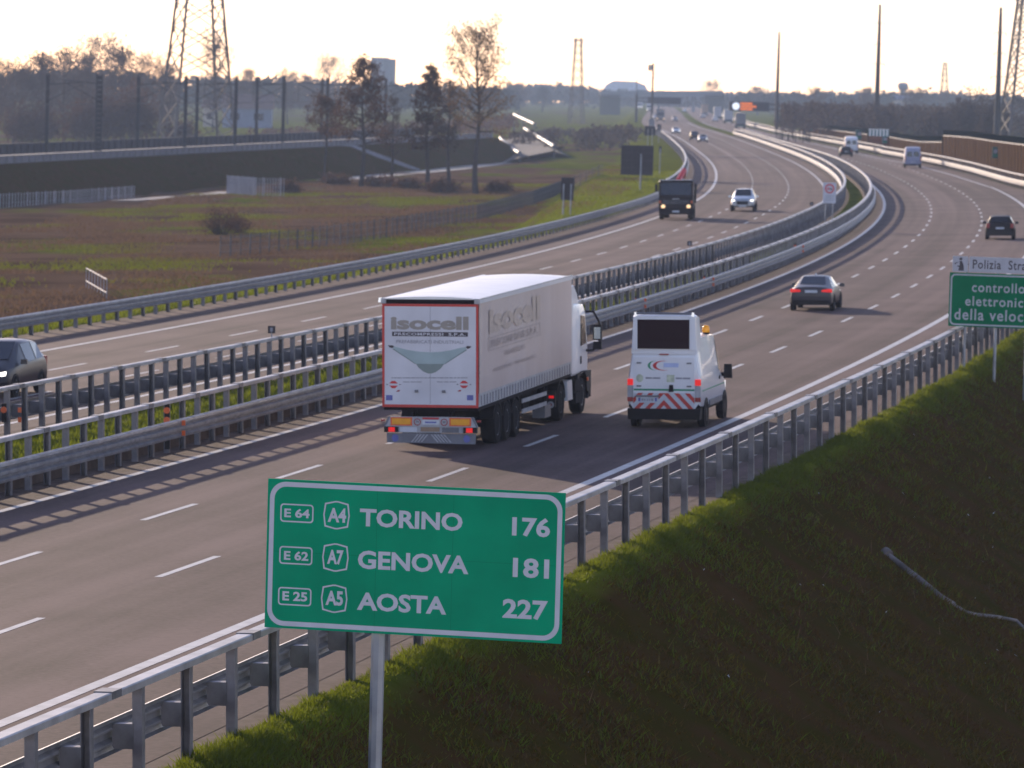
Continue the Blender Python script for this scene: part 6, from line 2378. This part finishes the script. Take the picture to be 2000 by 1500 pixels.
def bridge():
    v = 2250
    u0, u1 = at_v(1172, v), at_v(1412, v)
    um = (u0 + u1) / 2
    wt = ray_v(1290, 181, v)[1]
    t = thing('road_bridge', 'hazy grey concrete road bridge crossing the motorway in the far distance', 'bridge', basis(um, v, 0, 0))
    W = u1 - u0
    mb = MB(); mb.box((0, 5, wt - 1.0), (W, 11, 1.9), 'bridge'); mb.build('deck', t)
    mb = MB(); mb.box((0, -.4, wt + .35), (W, .15, .9), 'bridge'); mb.build('parapet', t)
    for x in (-W * .5 + 4.5, W * .5 - 4):
        mb = MB(); mb.box((x, 5, wt / 2 - 1.4), (9, 11, wt + 1.0), 'farleaf'); mb.build('abutment', t)
    for x in (-W * .02, W * .26):
        for y in (2, 8):
            mb = MB(); mb.tube((x, y, -.5), (x, y, wt - 1.9), .6, .6, 'bridge', 10); mb.build('pier', t)


bridge()


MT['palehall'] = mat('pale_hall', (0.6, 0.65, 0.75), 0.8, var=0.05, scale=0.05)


def hall():
    v = 4000
    g = gnd(1222, v); u, w1 = ray_v(1222, 158, v); H = w1 - g
    W = 92 * v / FPX
    t = thing('arched_hall', 'broad pale arched hall above the left end of the far bridge', 'building', basis(u, v, 0, g, vertical=True))
    prof = [(-W / 2, H * .5), (-W * .42, H * .8), (-W * .25, H), (W * .2, H * .98), (W * .4, H * .85), (W / 2, H * .5)]
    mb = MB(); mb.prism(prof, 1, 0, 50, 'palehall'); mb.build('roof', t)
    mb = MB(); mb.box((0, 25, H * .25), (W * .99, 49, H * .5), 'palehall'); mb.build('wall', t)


hall()


# ------------------------------------------------------------------ ramp with sun-struck rails
def ramp():
    Cc = [((1025, 250), 1050), ((1045, 262), 965), ((1064, 273), 905), ((1082, 284), 850)]
    D = [((978, 268), 910), ((984, 276), 880), ((992, 285), 850), ((1015, 297), 800)]
    PC = [(at_v(p[0], v), v, ray_v(*p, v)[1] - .9) for p, v in Cc]
    PD = [(at_v(p[0], v), v, ray_v(*p, v)[1] - .9) for p, v in D]
    mb = MB()
    V = []
    for a, b in zip(PD, PC):
        V += [L(a[0] - 4, a[1] - 2, float(gw(a[0] - 4, a[1])) - .3), L(*a), L(*b), L(b[0] + 4, b[1] + 2, float(gw(b[0] + 4, b[1])) - .3)]
    F = []
    for i in range(3):
        for j in range(3):
            F.append((4 * i + j, 4 * i + j + 1, 4 * i + 5 + j, 4 * i + 4 + j))
    mb.add(V, F, 'ballast')
    tag(mb.build('slip_road'), kind='structure')
    for P, lab in ((PC, 'sun-struck guard rail on the right side of the distant slip road'), (PD, 'sun-struck guard rail on the left side of the distant slip road'),
                   ([(at_v(1003, 1180), 1180, ray_v(1003, 222, 1180)[1] - .9), (at_v(1022, 1130), 1130, ray_v(1022, 231, 1130)[1] - .9), (at_v(1044, 1070), 1070, ray_v(1044, 241, 1070)[1] - .9)], 'short sun-struck rail at the top of the distant slip road')):
        org = L(*P[0])
        t = thing('slip_road_rail', lab, 'guard rail', Matrix.Translation(org), 'sunlit rails of the slip road')
        mb = MB()
        rings = []
        for u, v, w in P:
            rings.append([L(u + .35 * math.cos(a), v, w + .75 + .35 * math.sin(a)) for a in np.linspace(0, 2 * PI, 11)[:-1]])
        mb.loft(rings, 'steel2'); mb.build('beam', t, smooth=50, org=org)
        for u, v, w in P:
            mb = MB(); mb.tube(L(u, v, float(gw(u, v)) - .3), L(u, v, w + .7), .12, .12, 'steel2', 5); mb.build('post', t, org=org)


ramp()


# ------------------------------------------------------------------ haze
def haze():
    mb = MB()
    X0, X1, Y0, Y1, Z0, Z1 = -1400, 1400, -60, 4750, -60, 75
    mb.v = [(X0, Y0, Z0), (X1, Y0, Z0), (X1, Y1, Z0), (X0, Y1, Z0), (X0, Y0, Z1), (X1, Y0, Z1), (X1, Y1, Z1), (X0, Y1, Z1)]
    mb.f = [(0, 3, 2, 1), (4, 5, 6, 7), (0, 1, 5, 4), (1, 2, 6, 5), (2, 3, 7, 6), (3, 0, 4, 7)]
    m = bpy.data.materials.new('haze')
    m.use_nodes = True
    n = m.node_tree.nodes
    n.remove(n['Principled BSDF'])
    p = n.new('ShaderNodeVolumePrincipled')
    p.inputs['Color'].default_value = (0.48, 0.59, 0.78, 1)
    p.inputs['Density'].default_value = HAZE_D
    p.inputs['Anisotropy'].default_value = 0.0
    m.node_tree.links.new(p.outputs[0], n['Material Output'].inputs['Volume'])
    MT['haze'] = m
    mb.mats = ['haze']; mb.m = [0] * 6
    o = mb.build('haze')
    o.visible_shadow = True
    tag(o, kind='stuff')


HAZE_D = 1.9e-4
haze()
